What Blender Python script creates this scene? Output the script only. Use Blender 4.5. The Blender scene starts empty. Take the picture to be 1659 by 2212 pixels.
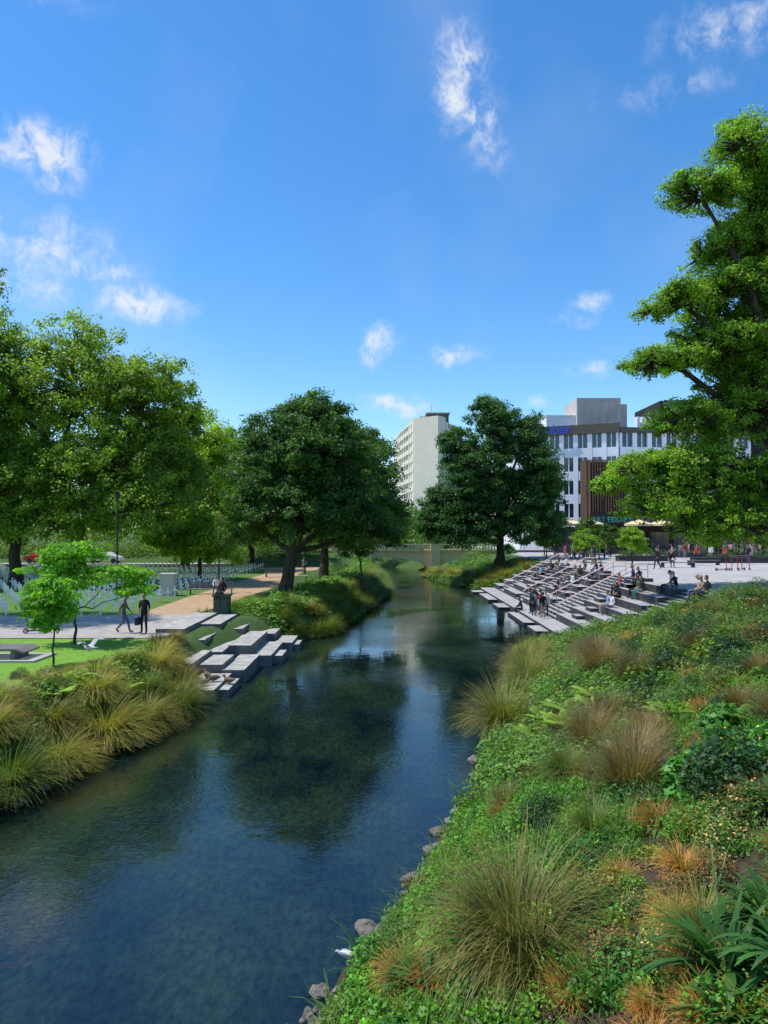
import bpy, math, random
import numpy as np
from mathutils import Vector
rng=np.random.default_rng(7); random.seed(7)
S=bpy.context.scene
COL=S.collection

# ------------------------------------------------------------------ helpers
class Geo:
    def __init__(s): s.V=[];s.Q=[];s.C=[];s.M=[];s.n=0
    def add(s,V,Q,C=(.5,.5,.5),m=0):
        V=np.asarray(V,float);Q=np.asarray(Q,int)
        C=np.asarray(C,float)
        if C.ndim==1: C=np.tile(C,(len(V),1))
        s.V.append(V);s.Q.append(Q+s.n);s.C.append(C);s.M.append(np.full(len(Q),m));s.n+=len(V)
    def mesh(s,name,mats,smooth=False):
        return quad_mesh(name,np.concatenate(s.V),np.concatenate(s.Q),np.concatenate(s.C),mats,np.concatenate(s.M),smooth)
    def arrays(s): return np.concatenate(s.V),np.concatenate(s.Q),np.concatenate(s.C)
    def box(s,x0,x1,y0,y1,z0,z1,m=0,top=None):
        V=[(x0,y0,z0),(x1,y0,z0),(x1,y1,z0),(x0,y1,z0),(x0,y0,z1),(x1,y0,z1),(x1,y1,z1),(x0,y1,z1)]
        s.add(V,[(3,2,1,0),(0,1,5,4),(1,2,6,5),(2,3,7,6),(3,0,4,7)],m=m)
        s.add(V,[(4,5,6,7)],m=m if top is None else top)
    def obox(s,p0,p1,din,dout,z0,z1,m=0):
        p0=np.array(p0,float);p1=np.array(p1,float);d=(p1-p0)/np.linalg.norm(p1-p0);n=np.array([d[1],-d[0]])
        a=p0-n*din;b=p1-n*din;c=p1+n*dout;e=p0+n*dout
        P=[e,c,b,a]
        V=[(p[0],p[1],z0) for p in P]+[(p[0],p[1],z1) for p in P]
        s.add(V,[(3,2,1,0),(0,1,5,4),(1,2,6,5),(2,3,7,6),(3,0,4,7),(4,5,6,7)],m=m)
    def tube(s,P,R,n=6,C=(.5,.5,.5),m=0,cap=True):
        P=np.asarray(P,float);R=np.asarray(R,float)
        if R.ndim==0: R=np.full(len(P),float(R))
        T=np.gradient(P,axis=0);T/=np.linalg.norm(T,axis=1)[:,None]+1e-9
        up=np.array([0,0,1.]) if abs(T[0][2])<.9 else np.array([1.,0,0])
        V=[];
        for p,t,r in zip(P,T,R):
            u=np.cross(up,t);u/=np.linalg.norm(u)+1e-9;v=np.cross(t,u)
            for k in range(n):
                a=2*math.pi*k/n;V.append(p+r*(math.cos(a)*u+math.sin(a)*v))
        Q=[]
        for i in range(len(P)-1):
            for k in range(n):
                k2=(k+1)%n;Q.append((i*n+k,i*n+k2,(i+1)*n+k2,(i+1)*n+k))
        if cap:
            for base in (0,(len(P)-1)*n):
                for k in range(0,n-3,2):
                    Q.append((base,base+k+1,base+k+2,base+k+3))
        Q=[q for q in Q if len(set(q))==4]
        s.add(V,Q,C,m)
    def ell(s,c,r,nu=12,nv=8,C=(.5,.5,.5),m=0,rot=0,v0=0,v1=math.pi,noise=0):
        V=[];cr,sr=math.cos(rot),math.sin(rot)
        for j in range(nv+1):
            ph=v0+(v1-v0)*j/nv
            ph=min(max(ph,.02),math.pi-.02)
            for i in range(nu):
                a=2*math.pi*i/nu
                k=1+(random.uniform(-noise,noise) if noise else 0)
                x,y,z=r[0]*math.sin(ph)*math.cos(a)*k,r[1]*math.sin(ph)*math.sin(a)*k,r[2]*math.cos(ph)*k
                V.append((c[0]+x*cr-y*sr,c[1]+x*sr+y*cr,c[2]+z))
        Q=[(j*nu+i,(j+1)*nu+i,(j+1)*nu+(i+1)%nu,j*nu+(i+1)%nu) for j in range(nv) for i in range(nu)]
        s.add(V,Q,C,m)

def quad_mesh(name,V,Q,C=None,mats=(),MI=None,smooth=False):
    me=bpy.data.meshes.new(name);nv,nq=len(V),len(Q)
    me.vertices.add(nv);me.vertices.foreach_set('co',V.astype('f4').ravel())
    me.loops.add(nq*4);me.loops.foreach_set('vertex_index',Q.astype('i4').ravel())
    me.polygons.add(nq);me.polygons.foreach_set('loop_start',np.arange(0,nq*4,4,dtype='i4'))
    for m in mats: me.materials.append(m)
    if MI is not None: me.polygons.foreach_set('material_index',MI.astype('i4'))
    me.polygons.foreach_set('use_smooth',np.full(nq,smooth))
    me.update(calc_edges=True)
    if C is not None:
        a=me.color_attributes.new('Col','FLOAT_COLOR','POINT')
        a.data.foreach_set('color',np.concatenate([C,np.ones((nv,1))],1).astype('f4').ravel())
    return me
def obj(name,me,loc=(0,0,0),rz=0,sc=1,parent=None):
    o=bpy.data.objects.new(name,me);COL.objects.link(o)
    o.location=loc;o.rotation_euler=(0,0,rz);o.scale=(sc,sc,sc) if not hasattr(sc,'__len__') else sc
    if parent: o.parent=parent
    return o
def sheet(name,pts,z,mat,th=0.0):
    me=bpy.data.meshes.new(name);n=len(pts)
    me.from_pydata([(x,y,z) for x,y in pts],[],[list(range(n))]);me.materials.append(mat);me.update()
    if me.polygons[0].normal.z<0: me.flip_normals()
    return obj(name,me)

# ------------------------------------------------------------------ materials
def base_mat(name):
    m=bpy.data.materials.new(name);m.use_nodes=True;nt=m.node_tree
    return m,nt,nt.nodes['Principled BSDF']
def pm(name,c1,c2=None,scale=4,rough=.8,bump=0,metal=0,detail=4,bscale=None,spec=.4,stretch=None):
    m,nt,b=base_mat(name);N=nt.nodes;L=nt.links
    b.inputs['Roughness'].default_value=rough;b.inputs['Metallic'].default_value=metal
    b.inputs['Specular IOR Level'].default_value=spec
    if c2 is None: c2=tuple(v*.75 for v in c1)
    tc=N.new('ShaderNodeTexCoord');no=N.new('ShaderNodeTexNoise');no.inputs['Scale'].default_value=scale;no.inputs['Detail'].default_value=detail
    src=tc.outputs['Object']
    if stretch:
        mp=N.new('ShaderNodeMapping');mp.inputs['Scale'].default_value=stretch;L.new(src,mp.inputs['Vector']);src=mp.outputs[0]
    L.new(src,no.inputs['Vector'])
    r=N.new('ShaderNodeValToRGB');r.color_ramp.elements[0].position=.35;r.color_ramp.elements[1].position=.65
    r.color_ramp.elements[0].color=(*c1,1);r.color_ramp.elements[1].color=(*c2,1)
    L.new(no.outputs['Fac'],r.inputs['Fac']);L.new(r.outputs['Color'],b.inputs['Base Color'])
    if bump:
        n2=N.new('ShaderNodeTexNoise');n2.inputs['Scale'].default_value=bscale or scale*5;n2.inputs['Detail'].default_value=6;L.new(src,n2.inputs['Vector'])
        bp=N.new('ShaderNodeBump');bp.inputs['Strength'].default_value=bump;bp.inputs['Distance'].default_value=.05
        L.new(n2.outputs['Fac'],bp.inputs['Height']);L.new(bp.outputs['Normal'],b.inputs['Normal'])
    return m
def foliage(name,trans=.35,rough=.5,var=.35):
    m,nt,b=base_mat(name);N=nt.nodes;L=nt.links
    at=N.new('ShaderNodeAttribute');at.attribute_name='Col'
    oi=N.new('ShaderNodeObjectInfo')
    mr=N.new('ShaderNodeMapRange');mr.inputs['To Min'].default_value=1-var;mr.inputs['To Max'].default_value=1+var
    L.new(oi.outputs['Random'],mr.inputs['Value'])
    mx=N.new('ShaderNodeVectorMath');mx.operation='SCALE';L.new(at.outputs['Color'],mx.inputs[0]);L.new(mr.outputs[0],mx.inputs['Scale'])
    L.new(mx.outputs[0],b.inputs['Base Color']);b.inputs['Roughness'].default_value=rough;b.inputs['Specular IOR Level'].default_value=.35
    tr=N.new('ShaderNodeBsdfTranslucent')
    m2=N.new('ShaderNodeVectorMath');m2.operation='MULTIPLY';m2.inputs[1].default_value=(2.2,2.3,.8);L.new(mx.outputs[0],m2.inputs[0]);L.new(m2.outputs[0],tr.inputs['Color'])
    ms=N.new('ShaderNodeMixShader');ms.inputs[0].default_value=trans
    L.new(b.outputs[0],ms.inputs[1]);L.new(tr.outputs[0],ms.inputs[2]);L.new(ms.outputs[0],N['Material Output'].inputs['Surface'])
    return m
M_leaf=foliage('leaf_foliage',.45,var=.0)
M_plant=foliage('plant_foliage',.25,var=.3)
M_bark=pm('bark',(.035,.026,.018),(.08,.062,.045),6,.9,.6,stretch=(1,1,.25))
M_soil=pm('garden_soil',(.028,.019,.012),(.085,.052,.03),9,.95,1,bscale=24,detail=8)
M_grass=pm('rough_grass',(.035,.08,.013),(.06,.115,.02),4,.95,.8,bscale=20,detail=8)
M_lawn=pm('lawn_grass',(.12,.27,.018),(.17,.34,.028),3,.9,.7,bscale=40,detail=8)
M_lawn2=pm('shade_grass',(.07,.15,.02),(.10,.19,.03),1.5,.9,.7,bscale=30,detail=8)  # darker copy of the lawn green, with shade put into the colour
M_pave=pm('path_paving',(.40,.36,.32),(.30,.27,.25),2,.85,.2)
M_gravel=pm('gravel_path',(.46,.31,.18),(.34,.23,.14),3,.95,.4,bscale=30)
M_plaza=pm('plaza_paving',(.42,.41,.40),(.33,.32,.32),.8,.8,.15)
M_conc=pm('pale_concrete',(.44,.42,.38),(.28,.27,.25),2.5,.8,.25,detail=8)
M_concs=pm('concrete_side',(.17,.17,.17),(.09,.09,.09),2.5,.85,.25)  # darker copy of pale_concrete; shade on the river-step sides is painted in
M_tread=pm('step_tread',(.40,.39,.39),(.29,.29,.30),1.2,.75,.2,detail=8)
M_riser=pm('step_riser',(.05,.053,.06),(.03,.032,.037),2,.7,.2)  # on the terraces this near-black grey paints shade onto the riser faces
M_rock=pm('river_rock',(.22,.20,.17),(.07,.065,.055),5,.9,.6)
M_cream=pm('cream_render',(.84,.76,.62),(.78,.70,.57),.4,.85,.05)
M_white=pm('white_paint',(.78,.78,.76),(.70,.70,.69),3,.6)
M_glass=pm('window_glass',(.035,.05,.07),(.02,.03,.04),.3,.08,spec=.9)
M_blgl=pm('blue_window_glass',(.10,.20,.32),(.05,.10,.18),.5,.08,spec=.9)
M_bwhite=pm('painted_panel',(.80,.82,.86),(.72,.74,.78),.3,.8)
M_bconc=pm('weathered_concrete',(.54,.49,.44),(.42,.38,.35),.5,.9,.1)
M_dark=pm('dark_cladding',(.03,.025,.025),(.045,.04,.038),1,.8,spec=.15)
M_brown=pm('timber_slats',(.20,.11,.07),(.12,.07,.045),3,.8,stretch=(1,1,.1))
M_olive=pm('bronze_parapet',(.11,.10,.075),(.08,.07,.055),2,.7)
M_black=pm('black_metal',(.02,.02,.022),(.03,.03,.03),5,.45,metal=.3)
M_green=pm('cabinet_green',(.03,.06,.045),(.04,.07,.05),3,.6)
M_bench=pm('weathered_timber',(.22,.20,.19),(.14,.13,.12),5,.85,.3,stretch=(1,8,8))
M_rail=pm('handrail_metal',(.75,.52,.50),(.66,.46,.44),4,.4)
M_umb=pm('umbrella_canvas',(.75,.60,.36),(.68,.54,.32),2,.9)
M_red=pm('red_canvas',(.45,.04,.04),(.38,.03,.03),3,.8)
M_sand=pm('bridge_stone',(.78,.62,.36),(.66,.52,.30),1.2,.85,.2)
M_blue=pm('blue_sign',(.03,.08,.55),(.03,.08,.5),1,.5)
M_neon=pm('teal_sign',(.05,.42,.40),(.05,.36,.34),1,.5)
M_feather=pm('white_feather',(.6,.6,.6),(.5,.5,.5),9,.7)
M_grey=pm('grey_feather',(.35,.37,.40),(.28,.3,.33),9,.7)
M_duck=pm('brown_feather',(.10,.07,.045),(.18,.13,.09),14,.8)
M_beak=pm('orange_beak',(.6,.2,.03),(.5,.15,.03),5,.5)
M_asph=pm('asphalt',(.055,.055,.057),(.045,.045,.047),3,.9,.2)

def water_mat():
    m,nt,b=base_mat('river_water');N=nt.nodes;L=nt.links
    tc=N.new('ShaderNodeTexCoord')
    n1=N.new('ShaderNodeTexNoise');n1.inputs['Scale'].default_value=.35;n1.inputs['Detail'].default_value=6;n1.inputs['Roughness'].default_value=.6
    mp=N.new('ShaderNodeMapping');mp.inputs['Scale'].default_value=(1.4,.7,1);L.new(tc.outputs['Object'],mp.inputs[0]);L.new(mp.outputs[0],n1.inputs['Vector'])
    r=N.new('ShaderNodeValToRGB');e=r.color_ramp.elements
    e[0].position=.36;e[0].color=(.002,.006,.010,1);e[1].position=.68;e[1].color=(.014,.028,.016,1)
    L.new(n1.outputs['Fac'],r.inputs[0])
    n2=N.new('ShaderNodeTexNoise');n2.inputs['Scale'].default_value=6;n2.inputs['Detail'].default_value=10;n2.inputs['Roughness'].default_value=.75;L.new(mp.outputs[0],n2.inputs['Vector'])
    r2=N.new('ShaderNodeMapRange');r2.inputs['From Min'].default_value=.35;r2.inputs['From Max'].default_value=.7;r2.inputs['To Min'].default_value=.35;r2.inputs['To Max'].default_value=2.2;L.new(n2.outputs['Fac'],r2.inputs['Value'])
    sc=N.new('ShaderNodeVectorMath');sc.operation='SCALE';L.new(r.outputs[0],sc.inputs[0]);L.new(r2.outputs[0],sc.inputs['Scale'])
    L.new(sc.outputs[0],b.inputs['Base Color'])
    b.inputs['Roughness'].default_value=.01;b.inputs['IOR'].default_value=1.5
    a=N.new('ShaderNodeTexNoise');a.inputs['Scale'].default_value=1.6;a.inputs['Detail'].default_value=2;a.inputs['Distortion'].default_value=.5
    c=N.new('ShaderNodeTexNoise');c.inputs['Scale'].default_value=9;c.inputs['Detail'].default_value=2;c.inputs['Distortion'].default_value=1
    g=N.new('ShaderNodeTexNoise');g.inputs['Scale'].default_value=.16;g.inputs['Detail'].default_value=3
    for q in (a,c,g): L.new(tc.outputs['Object'],q.inputs['Vector'])
    rr=N.new('ShaderNodeMapRange');rr.inputs['From Min'].default_value=.42;rr.inputs['From Max'].default_value=.6;rr.inputs['To Min'].default_value=.1;rr.inputs['To Max'].default_value=1.0
    L.new(g.outputs['Fac'],rr.inputs['Value'])
    mu=N.new('ShaderNodeMath');mu.operation='MULTIPLY';L.new(c.outputs['Fac'],mu.inputs[0]);L.new(rr.outputs[0],mu.inputs[1])
    ad=N.new('ShaderNodeMath');ad.operation='MULTIPLY_ADD';ad.inputs[1].default_value=.6;L.new(a.outputs['Fac'],ad.inputs[0]);L.new(mu.outputs[0],ad.inputs[2])
    bp=N.new('ShaderNodeBump');bp.inputs['Strength'].default_value=.22;bp.inputs['Distance'].default_value=.03
    L.new(ad.outputs[0],bp.inputs['Height']);L.new(bp.outputs[0],b.inputs['Normal'])
    return m
M_water=water_mat()

# ------------------------------------------------------------------ camera
cam=bpy.data.cameras.new('camera');co=bpy.data.objects.new('camera',cam);COL.objects.link(co)
co.location=(0,0,6.2);co.rotation_euler=(math.radians(91.47),0,0)
cam.sensor_fit='VERTICAL';cam.sensor_height=36;cam.sensor_width=27;cam.lens=24.77;cam.clip_end=6000;cam.clip_start=.1
S.camera=co
S.view_settings.view_transform='Standard';S.view_settings.look='None';S.view_settings.exposure=0

# ------------------------------------------------------------------ light
sd=Vector((-.42,.03,.9)).normalized()
sun=bpy.data.lights.new('sun','SUN');sun.energy=5.0;sun.angle=math.radians(.53);sun.color=(1,.95,.86)
so=bpy.data.objects.new('sun',sun);COL.objects.link(so);so.rotation_euler=sd.to_track_quat('Z','Y').to_euler();so.location=(-20,0,60)
w=bpy.data.worlds.new('World');S.world=w;w.use_nodes=True;N=w.node_tree.nodes;L=w.node_tree.links
bg=N['Background'];bg.inputs['Strength'].default_value=.15
sky=N.new('ShaderNodeTexSky');sky.sky_type='NISHITA';sky.sun_disc=False
sky.sun_elevation=math.asin(sd.z);sky.sun_rotation=math.atan2(sd.x,sd.y);sky.air_density=1.0;sky.dust_density=.2;sky.ozone_density=3.5
hs=N.new('ShaderNodeHueSaturation');hs.inputs['Saturation'].default_value=1.28;hs.inputs['Value'].default_value=1.4;L.new(sky.outputs[0],hs.inputs['Color'])
tc=N.new('ShaderNodeTexCoord');sp=N.new('ShaderNodeSeparateXYZ');L.new(tc.outputs['Generated'],sp.inputs[0])
def mth(op,a,b=None,c=None):
    n=N.new('ShaderNodeMath');n.operation=op
    for i,v in enumerate((a,b,c)):
        if v is None: continue
        if isinstance(v,(int,float)): n.inputs[i].default_value=v
        else: L.new(v,n.inputs[i])
    return n.outputs[0]
az=mth('ARCTAN2',sp.outputs[0],sp.outputs[1]);el=mth('ARCSINE',sp.outputs[2])
cb=N.new('ShaderNodeCombineXYZ');L.new(az,cb.inputs[0]);L.new(el,cb.inputs[1])
nd=N.new('ShaderNodeTexNoise');nd.inputs['Scale'].default_value=14;nd.inputs['Detail'].default_value=5;L.new(cb.outputs[0],nd.inputs['Vector'])
vs=N.new('ShaderNodeVectorMath');vs.operation='SUBTRACT';vs.inputs[1].default_value=(.5,.5,.5);L.new(nd.outputs['Color'],vs.inputs[0])
vm=N.new('ShaderNodeVectorMath');vm.operation='MULTIPLY_ADD';vm.inputs[1].default_value=(.06,.05,0);L.new(vs.outputs[0],vm.inputs[0]);L.new(cb.outputs[0],vm.inputs[2])
CL=[(.115,.595,.038,.034,1),(.095,.560,.032,.03,.9),(.125,.535,.042,.036,.9),(.155,.500,.03,.028,.6),(-.456,.455,.065,.030,1.1),(-.45,.425,.05,.020,.6),(-.45,.35,.10,.040,.7),(-.40,.325,.06,.02,.7),(-.47,.30,.08,.022,.7),(-.335,.300,.06,.022,1.1),(-.36,.33,.035,.016,.8),
    (-.003,.262,.022,.020,.9),(-.02,.245,.020,.012,.8),(.10,.247,.042,.014,.8),(.09,.238,.03,.008,.6),(.017,.176,.050,.018,1.1),(.29,.305,.024,.016,.8),(.27,.28,.03,.012,.6),(.47,.575,.10,.028,.65),(.40,.53,.10,.022,.42),
    (.285,.217,.035,.010,.8),(.215,.17,.016,.012,.8),(-.46,.62,.08,.025,.4),(-1.3,.4,.4,.12,1),(1.4,.35,.4,.1,1),(2.6,.4,.5,.15,1),(-2.4,.5,.4,.15,1)]
acc=None
for a0,e0,sa,se,wt in CL:
    s1=N.new('ShaderNodeVectorMath');s1.operation='SUBTRACT';s1.inputs[1].default_value=(a0,e0,0);L.new(vm.outputs[0],s1.inputs[0])
    s2=N.new('ShaderNodeVectorMath');s2.operation='MULTIPLY';s2.inputs[1].default_value=(1/(sa*1.5),1/(se*1.5),0);L.new(s1.outputs[0],s2.inputs[0])
    ln=N.new('ShaderNodeVectorMath');ln.operation='LENGTH';L.new(s2.outputs[0],ln.inputs[0])
    v=mth('MULTIPLY',mth('MAXIMUM',mth('SUBTRACT',1,ln.outputs['Value']),0),wt)
    acc=v if acc is None else mth('MAXIMUM',acc,v)
nf=N.new('ShaderNodeTexNoise');nf.inputs['Scale'].default_value=26;nf.inputs['Detail'].default_value=11;nf.inputs['Roughness'].default_value=.68;nf.inputs['Distortion'].default_value=.2
L.new(vm.outputs[0],nf.inputs['Vector'])
dens=mth('MULTIPLY',mth('MULTIPLY_ADD',nf.outputs['Fac'],2.5,-.85),acc)
mr=N.new('ShaderNodeMapRange');mr.interpolation_type='SMOOTHSTEP';mr.inputs['From Min'].default_value=.02;mr.inputs['From Max'].default_value=.6;mr.inputs['To Max'].default_value=.9;L.new(dens,mr.inputs['Value'])
nh=N.new('ShaderNodeTexNoise');nh.inputs['Scale'].default_value=2.2;nh.inputs['Detail'].default_value=5;L.new(cb.outputs[0],nh.inputs['Vector'])
hz=N.new('ShaderNodeMapRange');hz.inputs['From Min'].default_value=.5;hz.inputs['From Max'].default_value=.8;hz.inputs['To Max'].default_value=.2;L.new(nh.outputs['Fac'],hz.inputs['Value'])
tot=mth('MINIMUM',mth('ADD',mr.outputs[0],hz.outputs[0]),1)
mixc=N.new('ShaderNodeMix');mixc.data_type='RGBA';L.new(tot,mixc.inputs[0]);L.new(hs.outputs[0],mixc.inputs[6]);mixc.inputs[7].default_value=(5.6,5.9,6.4,1)
L.new(mixc.outputs[2],bg.inputs['Color'])

# ------------------------------------------------------------------ terrain
LY=[-60,0,10,15.9,17.3,19,21.2,24.2,28,33,37.7,39.3,41.9,51,67,78,94,110,125,140,160,200]
LX=[-9,-9.5,-9,-8.7,-8.1,-8,-7.1,-6.7,-6.9,-6.4,-5.4,-4.9,-3.2,-1.8,.4,.5,-.3,-3,-12,-30,-60,-90]
RY=[-60,0,5.3,8.8,10,11.6,12.8,14.9,17.3,19.9,22.2,31,37,41,42,72,75,78.6,90,100,112,125,140,160,200]
RX=[-8,-3.5,-2,-.93,-.6,.16,.6,1.3,2.2,2.75,3.2,5.5,6.8,9.4,9.8,9.8,9.3,7.8,5.9,6,5,-3,-18,-50,-80]
def xl(y): return np.interp(y,LY,LX)
def xr(y): return np.interp(y,RY,RX)
def sst(t): t=np.clip(t,0,1);return t*t*(3-2*t)
def ynear(x): return 41-(x-9.8)*1.1
def zr_bank(x,y):
    d=x-xr(y)
    a=np.minimum(.15+.42*d,3.1);a=np.where(d<.4,d*.8,a)
    b=np.clip((x-9.3)*.435,0.05,3.0)*np.clip(d/.8,0,1)+.25*np.clip(d/3,0,1)*np.clip((36-y)/5,0,1)
    t=np.clip((y-22)/11,0,1)
    z=a*(1-t)+np.minimum(a,b)*t
    c=np.minimum(.35*d,2.97)
    return np.where(y>70,c,z)
def height(x,y):
    x=np.asarray(x,float);y=np.asarray(y,float)
    dl=xl(y)-x;dr=x-xr(y)
    zl=1.5*sst((dl+.1)/2.4)
    zl=np.where((y>90),zl+(1.52*sst((y-90)/8))*sst(dl/2.4),zl)
    zl=np.where((y>39)&(y<85),zl+.35*np.exp(-((x+4.5)/3.2)**2)*np.clip((y-39)/6,0,1)*np.clip((85-y)/6,0,1)*sst(dl/2.5),zl)
    zr=zr_bank(x,y)
    tz=(y>ynear(x)-.3)&(y<72.2)&(x>9.5)&(x<17.2)
    zr=np.where(tz,np.minimum(np.clip((x-9.6)*.4-.9,-.9,2.2),zr),zr)
    zr=np.where((x>17)&(y>33),2.9,zr)
    ch=-.9*np.clip(np.minimum(-dl,-dr)/1.2,0,1)
    return np.where(dl>0,zl,np.where(dr>0,zr,ch))
xs=np.concatenate([[-2500,-1200,-600,-300,-150,-90,-60,-45],np.arange(-36,30,.4),[32,36,42,50,60,90,150,300,600,1200,2500]])
ys=np.concatenate([[-400,-150,-60,-30,-15],np.arange(-8,45,.4),np.arange(45,112,.8),np.arange(113,150,2.),[160,200,300,500,900,1600,3500]])
X,Y=np.meshgrid(xs,ys);Z=height(X,Y)
nz=np.sin(X*3.1+Y*1.7)*np.sin(Y*2.3-X*1.1)*.05+np.sin(X*1.1-Y*.8)*np.sin(Y*.9+X*.5)*.10*np.clip((X-xr(Y))/2,0,1)*(X<17)
Z=np.where((X>xr(Y))&(Y<33)|((X>xl(Y)-2.3)&(X<xl(Y))),Z+nz,Z)
nx=len(xs);V=np.stack([X.ravel(),Y.ravel(),Z.ravel()],1)
I=np.arange(len(ys)-1)[:,None]*nx+np.arange(nx-1)[None];I=I.ravel()
Q=np.stack([I,I+1,I+nx+1,I+nx],1)
soil=(V[I,0]>xl(V[I,1])-.3)&(V[I,1]<36)
obj('ground',quad_mesh('ground',V,Q,None,[M_soil,M_grass],np.where(soil,0,1),True))
sheet('river_water',[(-60,-60),(40,-60),(40,170),(-60,170)],0,M_water)

sheet('lawn',[(-60,18),(-11.6,18),(-10.9,22.5),(-9.9,25),(-9.6,28),(-9.9,30.4),(-60,30.4)],1.53,M_lawn)
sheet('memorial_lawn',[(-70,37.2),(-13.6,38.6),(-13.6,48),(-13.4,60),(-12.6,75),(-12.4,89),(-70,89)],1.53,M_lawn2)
sheet('paved_path',[(-60,30.4),(-9.9,30.4),(-9.0,32),(-8.9,38.5),(-10.6,39.2),(-13.6,38.6),(-60,37.2)],1.56,M_pave)
sheet('gravel_path',[(-13.6,38.6),(-10.6,39.2),(-9.7,44),(-9.6,50),(-8.6,58),(-8.0,66),(-7.8,80),(-8,89.5),(-12.4,89.5),(-12.6,75),(-13.4,60),(-13.6,48)],1.55,M_gravel)
g=Geo();g.box(17.05,140,33.5,150,2.6,3.02);g.box(16.55,17.05,34.0,72,2.2,3.02)
obj('plaza_pavement',g.mesh('plaza_pavement',[M_plaza]))
sheet('road',[(-200,101),(200,101),(200,109),(-200,109)],3.16,M_asph)

# ------------------------------------------------------------------ terraced steps
g=Geo()
segs=[(34,36.2,0),(36.2,38.2,1),(38.2,40.8,0),(40.8,46,0),(46,50.8,1),(50.8,57,0),(57,60,1),(60,66,0),(66,68.5,1),(68.5,72,0)]
for (a,b,st) in segs:
    def slab(x0,x1,z):
        y0=max(a,float(ynear((x0+x1)/2)))
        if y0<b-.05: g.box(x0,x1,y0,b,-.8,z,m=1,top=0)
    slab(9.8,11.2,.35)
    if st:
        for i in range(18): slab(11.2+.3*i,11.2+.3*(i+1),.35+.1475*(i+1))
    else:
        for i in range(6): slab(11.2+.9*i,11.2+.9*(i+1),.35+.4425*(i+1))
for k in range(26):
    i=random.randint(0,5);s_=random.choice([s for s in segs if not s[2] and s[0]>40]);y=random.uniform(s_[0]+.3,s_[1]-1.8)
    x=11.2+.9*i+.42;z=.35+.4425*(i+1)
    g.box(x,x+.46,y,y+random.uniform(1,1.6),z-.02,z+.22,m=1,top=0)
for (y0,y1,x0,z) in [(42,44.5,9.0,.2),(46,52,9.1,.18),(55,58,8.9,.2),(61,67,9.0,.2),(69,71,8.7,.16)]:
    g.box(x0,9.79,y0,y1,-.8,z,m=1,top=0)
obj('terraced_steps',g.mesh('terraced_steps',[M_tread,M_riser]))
for y in (46.3,50.5,57.3,66.3):
    g=Geo()
    P=[(11.3,y,1.3),(16.4,y,3.95),(17.3,y,3.95)]
    g.tube(P,.045,6)
    g.tube([(11.3,y,.95),(16.4,y,3.6),(17.3,y,3.6)],.025,5)
    for t in np.linspace(0,1,6):
        x=11.3+5.1*t;z=1.3+2.65*t;g.tube([(x,y,z-1.05),(x,y,z)],.03,5)
    g.tube([(17.3,y,3),(17.3,y,3.95)],.03,5)
    obj('handrail',g.mesh('handrail',[M_rail]))

# ------------------------------------------------------------------ stepping blocks (left bank)
g=Geo()
B=[(-7.3,-6.15,25.6,28.6,.42),(-6.15,-5.75,26.2,28.2,.30),(-6.55,-5.65,28.62,32.2,.55),(-6.05,-5.15,32.22,36.2,.5),(-5.14,-4.75,33,34.6,.35),(-5.6,-4.7,36.22,38.6,.45),(-4.69,-4.4,36.6,38,.3),
   (-7.5,-6.56,28.7,31,.75),(-7.1,-6.06,32.25,36.8,.95),(-8.0,-7.12,31.1,35.4,.85),(-7.9,-7.12,35.5,38.6,1.25),(-9.0,-8.02,31.6,34.4,1.3),(-8.95,-8.0,34.5,38.5,1.62),(-10.3,-9.02,31.9,38.2,1.74),(-7.0,-5.7,36.9,39,.8),(-8.2,-7.55,27.6,31.0,.95)]
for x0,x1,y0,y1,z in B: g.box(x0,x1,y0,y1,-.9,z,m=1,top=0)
me=g.mesh('stone_river_steps',[M_conc,M_concs]);o=obj('stone_river_steps',me)

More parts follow.
